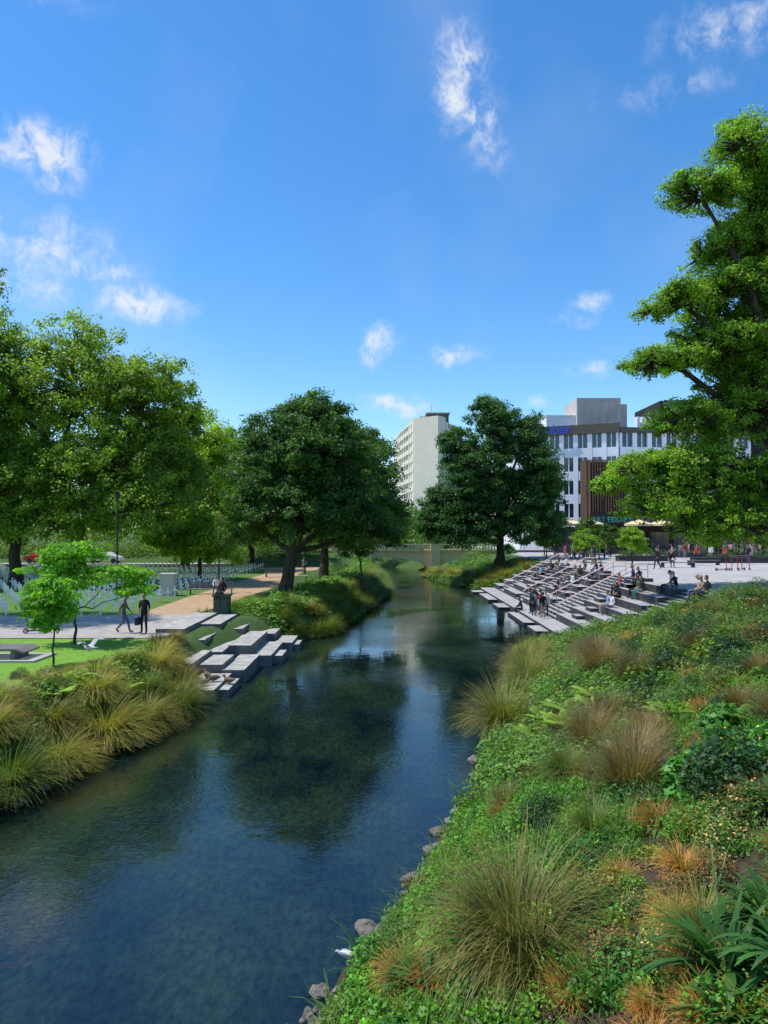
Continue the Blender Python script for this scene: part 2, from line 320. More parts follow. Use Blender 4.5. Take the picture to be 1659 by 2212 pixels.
# ------------------------------------------------------------------ vegetation primitives
def nrm(a): return a/(np.linalg.norm(a,axis=1)[:,None]+1e-9)
def leafquads(P,Nn,size,asp=.55):
    n=len(P);r=rng.normal(size=(n,3));t=nrm(np.cross(Nn,r));b=np.cross(Nn,t)
    s=np.asarray(size)*np.ones(n);s=s[:,None]
    V=np.stack([P-t*s*.5,P+b*s*asp*.5,P+t*s*.5,P-b*s*asp*.5],1).reshape(-1,3)
    Q=np.arange(4*n).reshape(n,4);return V,Q
def blades(n,br,L0,th,bend,wd,cb,ct,K=6,wide=False,cvar=.25,pw=1.0):
    a=rng.uniform(0,2*np.pi,n);L=rng.uniform(L0[0],L0[1],n)
    th0=rng.uniform(th[0],th[1],n)**1.0;bd=rng.uniform(bend[0],bend[1],n)
    t=np.linspace(0,1,K+1)
    ang=th0[:,None]+bd[:,None]*t[None]**1.3
    da=a[:,None]+rng.normal(0,.25,n)[:,None]*t
    st=(L/K)[:,None]
    dx=np.sin(ang)*np.cos(da)*st;dy=np.sin(ang)*np.sin(da)*st;dz=np.cos(ang)*st
    rr=br*np.sqrt(rng.uniform(0,1,n))
    x=(rr*np.cos(a))[:,None]+np.cumsum(dx,1)-dx[:,:1];y=(rr*np.sin(a))[:,None]+np.cumsum(dy,1)-dy[:,:1];z=np.cumsum(dz,1)-dz[:,:1]
    z=np.maximum(z,.02)
    prof=(np.sin(np.pi*np.clip(t*.85+.12,0,1))) if wide else (1-t*.85)
    w=wd*prof[None]*rng.uniform(.7,1.2,n)[:,None]*.5
    sx=-np.sin(a)[:,None]*w;sy=np.cos(a)[:,None]*w
    Va=np.stack([x-sx,y-sy,z],-1);Vb=np.stack([x+sx,y+sy,z+ (w*.3 if wide else 0)],-1)
    V=np.stack([Va,Vb],2).reshape(-1,3)
    k=2*(K+1);i0=np.arange(n)[:,None]*k+np.arange(K)[None]*2;i0=i0.ravel()
    Q=np.stack([i0,i0+1,i0+3,i0+2],1)
    tt=t**pw
    c=np.array(cb)[None,None]*(1-tt)[None,:,None]+np.array(ct)[None,None]*tt[None,:,None]
    c=c*rng.uniform(1-cvar,1+cvar,n)[:,None,None]
    C=np.repeat(c,2,axis=1).reshape(-1,3)
    return V,Q,C
def replicate(T,pos,sc,rz,tint):
    V,Q,C=T;n=len(pos);c,s=np.cos(rz)[:,None],np.sin(rz)[:,None]
    x=(V[None,:,0]*c-V[None,:,1]*s)*sc[:,None];y=(V[None,:,0]*s+V[None,:,1]*c)*sc[:,None];z=V[None,:,2]*sc[:,None]
    VV=np.stack([x+pos[:,0:1],y+pos[:,1:2],z+pos[:,2:3]],-1).reshape(-1,3)
    QQ=(Q[None]+np.arange(n)[:,None,None]*len(V)).reshape(-1,4)
    CC=(C[None]*tint[:,None,:]).reshape(-1,3)
    return VV,QQ,CC
def leafball(n,r,h,size,c,up=.6,cvar=.3,asp=.6):
    d=nrm(rng.normal(size=(n,3)));d[:,2]=np.abs(d[:,2]);rad=rng.uniform(.35,1,n)**.6
    P=d*rad[:,None]*np.array([r,r,h]);Nn=nrm(d*(1-up)+np.array([0,0,up])+rng.normal(0,.4,(n,3)))
    V,Q=leafquads(P,Nn,rng.uniform(.6,1.2,n)*size,asp)
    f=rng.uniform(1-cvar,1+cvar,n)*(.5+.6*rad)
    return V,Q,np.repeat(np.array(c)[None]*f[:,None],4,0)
def cat(*Ts):
    g=Geo()
    for V,Q,C in Ts: g.add(V,Q,C)
    return g.arrays()
def vmesh(name,T,mat=None): return quad_mesh(name,T[0],T[1],T[2],[mat or M_plant],None,False)

tus=[vmesh('tussock_mesh',blades(1400,.2,(.75,1.35),(0,.95),(.5,2.1),.015,(.045,.085,.015),(.27,.235,.055),cvar=.4)) for _ in range(3)]
tusl=[vmesh('tussock_golden_mesh',blades(1500,.22,(.8,1.3),(0,1.1),(.7,2.2),.016,(.06,.10,.015),(.36,.30,.06),cvar=.35)) for _ in range(3)]
tusg=[vmesh('tussock_green_mesh',blades(1300,.2,(.6,1.2),(0,.95),(.5,1.9),.016,(.04,.09,.015),(.15,.20,.035),cvar=.4)) for _ in range(2)]
tusb=[vmesh('tussock_brown_mesh',blades(1100,.17,(.7,1.15),(0,.85),(.1,1.2),.011,(.07,.085,.025),(.24,.16,.075),cvar=.4)) for _ in range(2)]
tuso=[vmesh('orange_sedge_mesh',blades(480,.08,(.3,.6),(0,.9),(.6,2.0),.012,(.16,.11,.025),(.55,.26,.06),cvar=.4)) for _ in range(2)]
strap=[vmesh('strap_leaf_mesh',cat(blades(80,.10,(.4,.75),(.1,.95),(.6,2.0),.07,(.03,.09,.02),(.06,.18,.03),K=8,wide=True))) for _ in range(2)]
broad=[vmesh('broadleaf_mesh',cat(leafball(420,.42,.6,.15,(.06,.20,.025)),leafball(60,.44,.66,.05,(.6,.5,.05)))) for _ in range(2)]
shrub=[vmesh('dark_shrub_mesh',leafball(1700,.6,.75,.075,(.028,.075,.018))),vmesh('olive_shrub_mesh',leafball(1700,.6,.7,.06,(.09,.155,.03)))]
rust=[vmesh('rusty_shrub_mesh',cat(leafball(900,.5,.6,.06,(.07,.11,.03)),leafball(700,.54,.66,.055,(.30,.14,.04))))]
flow=[vmesh('flowering_shrub_mesh',cat(leafball(650,.4,.5,.06,(.08,.14,.03)),leafball(160,.43,.56,.045,(.75,.45,.14)))) ]
def fern():
    g=Geo()
    for i in range(20):
        a=rng.uniform(0,6.28);L_=rng.uniform(.6,.9);n=34;t=np.linspace(.08,1,n)
        ang=.35+1.3*t;r=np.cumsum(np.sin(ang))*L_/n;z=np.cumsum(np.cos(ang))*L_/n
        for sgn in (-1,1):
            wv=.17*np.sin(np.pi*np.clip(t,0,.97))
            cx=r*math.cos(a);cy=r*math.sin(a);sx,sy=-math.sin(a)*sgn,math.cos(a)*sgn
            dx,dy=math.cos(a)*.012,math.sin(a)*.012
            P0=np.stack([cx-dx,cy-dy,z],1);P1=np.stack([cx+dx,cy+dy,z],1)
            P2=np.stack([cx+sx*wv+dx*3,cy+sy*wv+dy*3,z-.03],1);P3=np.stack([cx+sx*wv*.9+dx,cy+sy*wv*.9+dy,z-.03],1)
            V=np.stack([P0,P1,P2,P3],1).reshape(-1,3);g.add(V,np.arange(4*n).reshape(n,4),np.array((.20,.32,.03))*rng.uniform(.8,1.2))
    return g.arrays()
fernm=vmesh('fern_mesh',fern())

def put(name,meshes,x,y,sc,zoff=-.03,squash=1):
    z=float(height(x,y))
    obj(name,random.choice(meshes),(x,y,z+zoff),random.uniform(0,6.28),(sc*random.uniform(.92,1.08),sc*random.uniform(.92,1.08),sc*squash))
# left bank tussocks
for x,y,s in [(-8.75,16.6,1.45),(-9.7,17.5,1.0),(-9.2,15.2,1.3),(-10.3,16.2,1.0),(-8.0,20.3,1.35),(-9.1,19.3,1.0),(-7.4,21.9,1.2),(-8.7,21.4,1.0),(-6.95,23.9,1.35),(-7.9,23.6,1.0),(-7.35,25.1,1.15),(-8.3,25.6,1.1),
              (-9.2,22.9,.75),(-10.1,20.9,.8),(-10.2,18.9,.9),(-11.1,19.8,.75),(-11.3,18.0,.8),(-8.6,27.4,.95),(-9.0,24.7,.75),(-12.2,19.2,.8),(-9.4,29.4,.6),(-8.9,30.2,.6),(-8.0,26.9,1.0),(-8.4,18.2,1.1),(-10.0,23.0,.5)]:
    put('tussock_grass',tusl+tusg[:1],x,y,s,squash=.95)
for x,y in [(-9.6,21.8),(-8.6,18.8),(-9.4,23.7),(-8.3,22.6),(-9.4,20.2)]: put('fern',[fernm],x,y,.9)
for k in range(16): put('garden_shrub',[shrub[1],broad[0],shrub[0]],float(-random.uniform(8.6,12.5)),random.uniform(17,23),random.uniform(.35,.65))
for y in np.arange(40,92,1.0):
    y=float(y);put('tussock_grass',tusg,float(xl(y))-random.uniform(.2,.7),y,random.uniform(.9,1.3))
    put('tussock_grass',tusg+tus[:1],float(xl(y))-random.uniform(1.0,2),y+.4,random.uniform(.8,1.15))
for x,y in [(-8.6,41.5),(-8.2,43),(-7.4,40.6),(-6.6,41.2),(-5.7,40.2)]: put('tussock_grass',tusg,x,y,.9)
for x,y,s in [(6.5,93,1.5),(8.4,85,1.5),(7.3,89,1.4),(9.6,81,1.4),(10.7,78,1.4),(11.5,74.5,1.3),(10.4,73.5,1.1),(12.8,73.8,1.4),(14.8,74,1.4),(9.2,76.8,1.1)]: put('tussock_grass',tusl,x,y,s)
# right bank specimens
for x,y,s,m in [(1.55,8.35,1.25,tus[1:2]),(3.5,20.7,1.4,tus),(6.2,30.5,1.35,tus),(5.4,26.5,1.3,tus),(7.4,33.6,1.2,tus),(4.6,23.6,1.1,tusg),(3.3,17.6,.7,tusg),(5.9,28.6,1.1,tusg),
                (7.6,25.4,1.35,tusb),(8.3,28.6,1.2,tusb),(6.8,22.2,1.3,tusb),(6.9,19.6,1.1,tusb),(4.5,15.6,1.15,tusb),(4.15,12.0,1.2,tusb),(5.3,16.9,1.0,tusb),(9.6,31.6,1.0,tusb),(4.8,13.3,.9,tusb),(3.7,14.3,.8,tusg),(3.2,10.9,.6,tusg),
                (3.9,10.1,.9,tuso),(5.0,9.4,.95,tuso),(4.6,8.0,.8,tuso),(3.1,7.6,.8,tuso),(2.2,5.9,.8,tuso),(3.3,5.6,.7,tuso),(2.4,6.5,.55,tuso),(9.3,21.5,.9,tuso),(7.9,17.9,.9,tuso),(11.8,26,1,tuso),(6.7,14.9,.8,tuso),
                (12.6,29,1.2,tuso),(13.6,31,1.2,tuso),(10.4,27.5,1.1,tuso),(2.7,6.0,.8,tuso),(3.6,8.6,.9,tuso),(9.5,25,1,tuso),(8.8,19.5,.9,tuso),(3.0,9.0,.7,tuso),(5.6,12.3,.9,tuso)]:
    put('tussock_grass' if m is not tuso else 'orange_sedge',m,x,y,s)
for x,y,s in [(3.15,6.55,1.2),(3.75,6.9,1.0),(3.6,6.1,1.2),(4.3,6.3,1.0),(4.2,7.3,.8),(2.9,5.9,.8)]: put('strap_leaf_lily',strap,x,y,s)
for x,y,s in [(4.75,10.9,1.1),(5.4,11.3,1.2),(5.1,10.2,1.1),(5.9,10.8,1),(6.2,13,1.1),(8.4,14.6,1.1)]: put('broadleaf_plant',broad,x,y,s)
for x,y,s in [(2.75,7.0,.8),(4.1,8.6,1.0),(4.7,9.0,1.1),(2.9,8.1,.6),(5.3,8.8,1.1),(4.4,9.4,.8),(2.5,7.5,.5)]: put('flowering_shrub',flow,x,y,s)
for x,y,s in [(5.0,18.8,1.2),(5.5,18.0,1.1),(4.6,17.9,1.1),(5.8,19.2,1.1),(3.9,18.2,1.0),(4.4,19.4,1.0)]: put('fern',[fernm],x,y,s)
def okr(x,y): return not (x>9.0 and y>float(ynear(x))-1.2)
for k in range(75):
    y=random.uniform(10,30);x=float(xr(y))+random.uniform(4,12)
    if okr(x,y): put('garden_shrub',shrub+rust+shrub[:1],x,y,random.uniform(.6,1.3))
for k in range(46):
    y=random.uniform(22,32);x=random.uniform(9,17)
    if okr(x,y): m=random.choice([('garden_shrub',shrub[:1],1.0),('garden_shrub',rust,.9),('orange_sedge',tuso,1.7),('tussock_grass',tusb,.9),('garden_shrub',shrub[1:],.8)]);put(m[0],m[1],x,y,m[2]*random.uniform(.7,1.2))
for x,y,s in [(14.4,30.6,1.2),(15.3,31.4,1.3),(16.3,32.2,1.2),(17.3,32.6,1.3),(13.4,28.8,1.2),(15.6,29.5,1.4),(11.2,30.6,.9),(10,32,.8),(12.2,31,.9)]: put('garden_shrub',shrub,x,y,s)
for k in range(230):
    y=random.uniform(6,33);x=float(xr(y))+random.uniform(1.2,9.5)
    if not okr(x,y): continue
    m=random.choice([('grass_tuft',tusg+tus[:1],.55),('grass_tuft',tusb,.65),('orange_sedge',tuso,.9),('orange_sedge',tuso,.8),('garden_shrub',shrub,.5),('garden_shrub',shrub[:1],.65),('garden_shrub',rust,.55),('strap_leaf_lily',strap,.85),('flowering_shrub',flow,.65),('broadleaf_plant',broad,.6),('fern',[fernm],.65)])
    put(m[0],m[1],x,y,m[2]*random.uniform(.7,1.35))

# ground cover
T_tuft=blades(24,.05,(.12,.34),(0,.8),(.1,1.3),.013,(.05,.12,.02),(.13,.24,.03),K=3)
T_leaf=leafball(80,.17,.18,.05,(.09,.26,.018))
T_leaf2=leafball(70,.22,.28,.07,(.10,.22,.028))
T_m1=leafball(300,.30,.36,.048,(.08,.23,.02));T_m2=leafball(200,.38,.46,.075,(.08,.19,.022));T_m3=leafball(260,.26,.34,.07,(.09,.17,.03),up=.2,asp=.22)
g=Geo()
def scatter(n,yr,dr,T,sr,tints,side=1,thr=-.2):
    y=rng.uniform(yr[0],yr[1],n);d=rng.uniform(dr[0],dr[1],n)
    x=(xr(y)+d) if side>0 else (xl(y)-d)
    ns=np.sin(x*1.9+1)*np.sin(y*1.3)+.6*np.sin(x*4.1+y*3.3)
    ok=(ns>thr)
    if side>0: ok&=~((y>ynear(x)-.4)&(x>9.4)&(y<72))
    x=x[ok];y=y[ok];z=height(x,y)
    # patchy planting: neighbouring plants share a tint
    cell=(np.floor(x*.9+np.sin(y*.8))*7+np.floor(y*.7+np.sin(x))*13).astype(int)
    k=np.where(rng.uniform(0,1,len(x))<.7,(cell*2654435)%len(tints),rng.integers(0,len(tints),len(x)))
    T2=np.array(tints)[k]*rng.uniform(.65,1.3,(len(x),1))
    V,Q,C=replicate(T,np.stack([x,y,z-.02],1),rng.uniform(sr[0],sr[1],len(x))*rng.uniform(.7,1.3,len(x)),rng.uniform(0,6.28,len(x)),T2);g.add(V,Q,C)
gr=[(1,1,1),(1.2,1.15,1),(.6,.7,.9),(1.45,1.2,.9),(.8,.9,1)]
mixt=[(1,1,1),(.45,.55,.8),(1.5,1.05,.9),(.5,.6,1.2),(2.2,1.0,1.0),(.7,.75,.8),(1.3,1.2,.8)]
scatter(1700,(4,15),(.3,3.0),T_leaf,(.6,1.4),gr,thr=-1.2)
scatter(1000,(4,15),(1.5,9),T_leaf,(.6,1.3),mixt,thr=-.5)
scatter(330,(4,16),(.5,8),T_m1,(.5,1.2),gr+mixt,thr=-.9)
scatter(170,(4,16),(.7,8),T_m3,(.5,1.3),mixt,thr=-.9)
scatter(900,(4,15),(.25,9),T_tuft,(.8,1.8),mixt,thr=-1.0)
scatter(1400,(15,28),(.2,4),T_leaf2,(.8,1.7),gr,thr=-1.1)
scatter(500,(15,34),(.5,12),T_m2,(.6,1.5),gr+mixt,thr=-1.1)
scatter(300,(15,34),(.5,12),T_m3,(1.0,2.0),mixt,thr=-1.1)
scatter(1200,(15,31),(3,14),T_leaf2,(.7,1.5),mixt,thr=-.4)
scatter(1200,(15,37),(.1,13),T_tuft,(1.2,2.4),mixt,thr=-1.0)
scatter(1100,(28,41),(.1,9),T_leaf2,(1.0,1.7),mixt,thr=-1.0)
scatter(700,(72,98),(.1,7),T_leaf2,(1.5,3),gr,thr=-1)
obj('groundcover_plants',g.mesh('groundcover_plants',[M_plant]))
g=Geo()
scatter(900,(13,28),(.1,2.6),T_leaf2,(.8,1.6),[(1,1,1),(1.5,1.1,1)],side=-1,thr=-1.5)
scatter(1400,(39,95),(.1,4),T_leaf2,(1.4,2.6),[(1,1,1),(1.3,1.2,1)],side=-1,thr=-.8)
scatter(1200,(40,90),(.3,7),T_tuft,(1,2),gr,side=-1,thr=-1.5)
obj('bank_undergrowth',g.mesh('bank_undergrowth',[M_plant]))

# rocks
g=Geo()
for k in range(85):
    left=random.random()<.3
    y=random.uniform(14,27) if left else random.choice([random.uniform(7.5,14),random.uniform(7.5,16),random.uniform(7.5,30)])
    x=float(xl(y))+random.uniform(-.1,.3) if left else float(xr(y))+random.uniform(-.2,.3)
    s=random.uniform(.04,.19)*random.choice([.6,1,1])
    g.ell((x,y,random.uniform(-.05,.04)),(s*random.uniform(.9,1.8),s,s*random.uniform(.5,.8)),8,5,rot=random.uniform(0,3),noise=.16)
obj('river_rocks',g.mesh('river_rocks',[M_rock],smooth=False))

# ------------------------------------------------------------------ trees
def bent(p0,p1,n=6,sag=.12):
    p0=np.array(p0,float);p1=np.array(p1,float);t=np.linspace(0,1,n)[:,None];d=np.linalg.norm(p1-p0)
    off=rng.normal(0,sag*d*.35,3);P=p0+(p1-p0)*t+off*np.sin(np.pi*t);P[1:-1]+=rng.normal(0,.02*d,(n-2,3));return P
def tree(name,base,tr,fork,lobes,leaf,col,cr,nper,dens=.7,flat=.6,col2=None,twigs=.3,fill=.22,lean=(0,0),sat=3,ss=.42):
    g=Geo();base=np.array(base,float);top=base+np.array([lean[0],lean[1],fork])
    P=bent(base,top,6,.04);R=np.linspace(tr,tr*.72,6);R[0]*=1.45;R[1]*=1.1
    P[0][2]-=.3
    g.tube(P,R,9,m=1)
    col=np.array(col);col2=np.array(col2 if col2 is not None else col*np.array([1.7,1.45,1.0]))
    L2=[]
    for l in lobes:
        L2.append((*l,1));c=np.array(l[:3]);r=np.array(l[3:])
        for k in range(sat):
            d=nrm(rng.normal(size=(1,3)))[0];d[2]=abs(d[2])*1.0-.25
            q=c+d*r*rng.uniform(.75,1.0);f=rng.uniform(ss*.75,ss*1.2);L2.append((*q,*(r*f),0))
    for (cx,cy,cz,rx,ry,rz,main) in L2:
        c=np.array([cx,cy,cz])
        if main:
            P=bent(top-np.array([0,0,.2]),c,7,.2);g.tube(P,np.linspace(tr*.5,tr*.13,7),6,m=1,cap=False)
        area=4*math.pi*(rx*ry+rx*rz+ry*rz)/3;n=max(5,int(area*dens/cr**2))
        d=nrm(rng.normal(size=(n,3)));d[:,2]=np.where(d[:,2]<-.7,-d[:,2],d[:,2])
        rad=rng.uniform(.68,1.1,n);k=int(n*fill);rad[:k]=rng.uniform(.2,.7,k)
        ctr=c+d*rad[:,None]*np.array([rx,ry,rz])
        for i in range(n):
            if rng.uniform()<twigs:
                q=c+(ctr[i]-c)*.25;g.tube(bent(q,ctr[i],4,.2),np.linspace(tr*.12,.02,4),4,m=1,cap=False)
        m=(nper*rng.uniform(.4,1.5,n)).astype(int);idx=np.repeat(np.arange(n),m);N_=len(idx)
        rr=cr*rng.uniform(.5,1.3,n)
        o=nrm(rng.normal(size=(N_,3)))*(rng.uniform(0,1,N_)**.5)[:,None]*rr[idx][:,None]*np.array([1,1,flat])
        Pp=ctr[idx]+o
        Nn=nrm(d[idx]*.45+o/ (rr[idx][:,None])*.5+np.array([0,0,.4])+rng.normal(0,.5,(N_,3)))
        V,Q=leafquads(Pp,Nn,leaf*rng.uniform(.6,1.3,N_),.62)
        tn=rng.uniform(0,1,n)**1.3;f=rng.uniform(.7,1.3,n)
        C=(col[None]*(1-tn[idx])[:,None]+col2[None]*tn[idx][:,None])*(f[idx]*rng.uniform(.7,1.3,N_))[:,None]
        g.add(V,Q,np.repeat(C,4,0),0)
    return obj(name,g.mesh(name,[M_leaf,M_bark]))
DG=(.042,.105,.022);PG=(.115,.195,.022);YG=(.19,.29,.025);RG=(.095,.195,.018)
tree('chestnut_tree',(-7,49,1.5),.5,3.4,[(-7.9,49.5,9.8,3.4,4,4.4),(-4.8,49.5,11.6,3.3,4,4.0),(-2.4,50,8.6,3.1,4,4.0),(-6,47.5,7.2,4.2,3.0,2.4),(-5.4,50,13.8,2,2.4,1.7),(-9.3,50,6.6,2.0,3,2.0),(-1.2,50,6.2,2.0,3,1.8)],.20,DG,.75,125,.6,lean=(.7,0))
tree('chestnut_tree',(-5.3,63,1.6),.42,3.6,[(-3.4,63,10.6,4,4,5.2),(-.9,63,8.0,2.8,3.6,4.0),(-5.5,63,12.6,3.4,3.4,4.2),(-1.6,62.5,12.0,2.4,3,2.8),(.1,62,6,1.6,2.4,2.0),(-3,60,6,3,2,2)],.23,DG,.9,115,.6)
tree('small_bank_tree',(-1.9,57.5,1.3),.1,2.4,[(-2.3,57.5,5.0,1.5,1.5,1.6)],.2,DG,.5,70,.7)
tree('maple_tree',(13,80,2.6),.5,3.0,[(12.2,80,14.5,3.7,4.5,6.2),(16.6,80,12.2,3.2,4,6.0),(8.6,79.5,10.5,2.8,3.6,6.4),(6.4,79,7.2,2.2,2.8,3.8),(18.6,80,9.5,2.0,3,4.0),(13,78.5,7.8,5,3.4,4.0),(10,78,6.2,4.6,3,2.8),(16.5,78.5,6.6,3.4,3,2.6),(11.9,80,19.6,1.7,1.8,1.7),(16.8,80,17.6,1.5,1.8,1.8),(7.8,79,16,1.4,1.6,1.8)],.25,(.036,.10,.028),.85,105,.55,lean=(.2,0),sat=4)
tree('plane_tree',(-27,62,1.5),.6,6,[(-27,62,18.5,6,6,6.0),(-21.0,61,15.5,4.6,5,5.2),(-32,61,17,5.5,6,6.2),(-24,60,11,6.5,5,3.6),(-31,60,10,6,5,3.6),(-18.9,62,11.0,2.8,4,4.2),(-21,59,7.8,4.5,4,2.6),(-28,57,6.8,5,3,2.0)],.26,PG,.95,95,.46,col2=(.23,.33,.035),flat=.8)
tree('plane_tree',(-30.8,59,1.5),.5,6,[(-36,59,18.5,5.5,5.5,6.6),(-35,58,11,5,5,3.5),(-38,60,9,5,5,4.5),(-33,56,7,4,3,2)],.26,PG,.95,95,.46,col2=(.22,.32,.035),flat=.8)
tree('plane_tree',(-23,82,1.5),.5,5,[(-23,82,15.0,5,5,5.2),(-19.0,81,12.6,4.4,4.5,5.0),(-27,82,14,5,5,6),(-21,80,7.8,5.5,4,3.8),(-16.5,79,6.5,3.8,3,3.4)],.34,YG,1.1,90,.55,col2=(.30,.40,.04),flat=.75)
tree('plane_tree',(-17.5,93,1.6),.4,4,[(-17.6,92,13.0,4.4,5,5.0),(-13.5,92,9.0,3.8,4.5,4.4),(-18,90,6.5,4.5,4,3.2),(-11.5,92,6,3,3,2.6)],.34,YG,1.1,85,.55,col2=(.28,.38,.04),flat=.75)
tree('lime_tree',(-17.5,67,1.5),.22,2.4,[(-17.5,67,5.4,2.6,2.6,2.8),(-15.4,67,4.4,1.8,2,1.9),(-20,67,4.8,2.2,2,2.2)],.28,YG,.8,80,.55,col2=(.30,.40,.04),flat=.75)
tree('plane_tree',(-42,70,1.5),.5,6,[(-44,70,16,8,7,8),(-42,68,8,8,5,4)],.45,PG,1.5,80,.5)
tree('plane_tree',(-25.2,37.5,1.5),.4,7,[(-25.1,37.5,20,3.6,3.6,5.5),(-27,38,14,3,3,3)],.22,PG,.9,100,.55,sat=1)
tree('plane_tree',(26.5,45,3),.7,7,[(21.9,41,27.6,2.9,3,2.8),(18.2,40,25.4,2.0,2,1.2),(20.6,41,22.4,2.2,2.6,2.0),(22.8,41,24,2.4,2.6,3),(17.0,39.5,18.9,1.9,2,1.1),(15.0,39,15.6,1.8,1.8,.7),(18.6,40.5,16.4,2.6,3,1.7),(21.6,41,17.4,3,3,3.0),
      (17.2,39.5,12.4,2.4,2.4,1.0),(14.3,39,9.4,2.0,2.2,1.0),(18.2,40,9.4,3.0,3.2,2.0),(21.2,41,12.8,3.2,3.4,3.0),(15.6,39,7.4,2.8,2.6,1.2),(19.6,39,6.6,2.8,2.6,1.6),(25,43,24,4,4,5),(26,43,16,4,4,5),(23,40,8,3,3,2.8),(12.9,39,8.6,1.0,1.3,.6),(20.5,40,20,2.2,2.5,1.4)],
      .16,RG,.52,62,.48,flat=.7,col2=(.22,.36,.025),twigs=.7,sat=5,ss=.5)
tree('young_tree',(-11.3,24.2,1.5),.035,1.5,[(-11.3,24.2,3.6,.85,.85,.95),(-11.6,24.2,3.1,.6,.6,.6)],.14,(.10,.25,.02),.3,42,.6,sat=2)
tree('young_tree',(-12.7,29,1.5),.06,1.6,[(-13.4,29,4.7,1.2,1.3,.5),(-11.2,29,4.3,1.4,1.3,.4),(-12.7,29,5.3,1.3,1.3,.35),(-10.2,29,3.7,.9,.9,.25),(-13.8,29,3.8,.9,1.0,.4),(-12.6,29,4.2,1.2,1.2,.5)],.14,(.12,.28,.025),.34,48,.6,flat=.4,col2=(.19,.38,.03),sat=2)
for x,y,h,c in [(19.5,69,3.4,(.12,.22,.03)),(23.2,66,3.6,(.13,.24,.03)),(22,75,3,(.10,.18,.03)),(27,84,4,DG),(36,78,3.6,PG),(43,80,4,PG),(20,88,4,(.08,.15,.03)),(18.2,79,3.4,PG),(26,90,5,DG),(31,91,3.6,PG)]:
    tree('plaza_tree',(x,y,3),.07,h*.35,[(x,y,3+h*.6,h*.33,h*.33,h*.33),(x+.5,y,3+h*.45,h*.25,h*.25,h*.25)],.15,c,.38,60,.6,sat=2)
g=Geo()
for (x,y,z,r,h) in [(-60,120,12,14,12),(-38,125,11,12,11),(-16,130,9,8,8),(-26,114,8,8,7),(-2,124,8,7,6),(4,125,7,4,5),(9.5,113,6.5,4,4.5),(-80,100,13,14,13),(13,118,7,5,5),(60,150,8,10,9),(85,140,10,12,10),(-9,118,7,5,5),(-50,108,8,10,6),(-34,105,7,9,5),(4,140,6,10,6),(-12,145,7,10,7),(-90,140,14,25,14),(-130,120,14,25,14)]:
    n=int(r*h*1.3);d=nrm(rng.normal(size=(n,3)));d[:,2]=np.abs(d[:,2])*1.3-.6
    ctr=np.array([x,y,z])+d*rng.uniform(.6,1.05,(n,1))*np.array([r,r,h]);idx=np.repeat(np.arange(n),60)
    P=ctr[idx]+rng.normal(0,.75,(len(idx),3));V,Q=leafquads(P,nrm(d[idx]+rng.normal(0,.6,(len(idx),3))),.55)
    f=rng.uniform(.6,1.4,n)[idx]*rng.uniform(.8,1.2,len(idx))
    g.add(V,Q,np.repeat(np.array((.075,.15,.022))[None]*f[:,None],4,0))
for x in np.arange(-90,-8,1.0):
    for k in (0,1):
        V,Q,C=leafball(150,1.4,2.6,.34,(.11,.19,.025));g.add(V+np.array([x,96+k*2.5+rng.uniform(-1,1),1.8+k*.9+rng.uniform(0,.8)]),Q,C)
obj('distant_trees',g.mesh('distant_trees',[M_leaf]))
for x,y,s in [(-5,76,1.5),(-3.4,78,1.3),(-4.4,82,1.4),(-6.2,84,1.5),(-6,72,1.3),(-7,88,1.6),(-3.0,74,1.2),(9.5,92,1.6),(11.5,95,2.2),(14,96,2.4),(17,96,2.6)]:
    put('golden_shrub',[shrub[1],broad[0]],x,y,s)

# ------------------------------------------------------------------ bridge
g=Geo()
xsb=np.linspace(-6.4,6.2,41)
def soff(x): return .45+1.9*math.sqrt(max(0,1-((x+.1)/6.35)**2))
for a,b in zip(xsb[:-1],xsb[1:]):
    za,zb=soff(a),soff(b)
    g.add([(a,100,za),(b,100,zb),(b,100,3.2),(a,100,3.2)],[(0,1,2,3)])
    g.add([(a,100,za),(b,100,zb),(b,110,zb),(a,110,za)],[(3,2,1,0)],m=1)
g.box(-14,-6.4,100,110,-1,3.2);g.box(6.2,18,100,110,-1,3.2)
g.box(-6.39,6.19,100.01,110,2.6,3.14)
g.box(-14,18,99.75,100.3,3.2,3.42);g.box(-14,18,99.8,100.2,4.0,4.18)
for x in np.arange(-13.8,17.8,.42): g.box(x,x+.18,99.9,100.1,3.42,4.0)
for x in (-7.3,6.6): g.box(x,x+1.3,99.3,100.5,-.5,4.5);g.box(x-.12,x+1.42,99.2,100.6,4.5,4.68)
obj('stone_arch_bridge',g.mesh('stone_arch_bridge',[M_sand,M_concs]))

# ------------------------------------------------------------------ buildings
def empty(name,loc=(0,0,0),rz=0):
    o=bpy.data.objects.new(name,None);COL.objects.link(o);o.location=loc;o.rotation_euler=(0,0,rz);return o
def facade(gw,gg,p0,p1,z0,nf,fh,bays,pier=.5,sp=1.2,rec=.3,mw=0,mg=0,mull=None):
    p0=np.array(p0,float);p1=np.array(p1,float)
    gg.obox(p0,p1,.8,-rec,z0,z0+nf*fh,mg)
    for f in range(nf):
        z=z0+f*fh
        gw.obox(p0,p1,rec+.1,0,z,z+sp,mw)
    Ln=np.linalg.norm(p1-p0);d=(p1-p0)/Ln
    for b in range(bays+1):
        c=Ln*b/bays;a0=max(0,c-pier/2);a1=min(Ln,c+pier/2)
        gw.obox(p0+d*a0,p0+d*a1,rec+.1,.06,z0,z0+nf*fh,mw)
        if mull and b<bays:
            c=Ln*(b+.5)/bays;gw.obox(p0+d*(c-.07),p0+d*(c+.07),rec+.1,-.1,z0,z0+nf*fh,mw)
E=empty('curved_apartment_tower')
gw=Geo();gg=Geo()
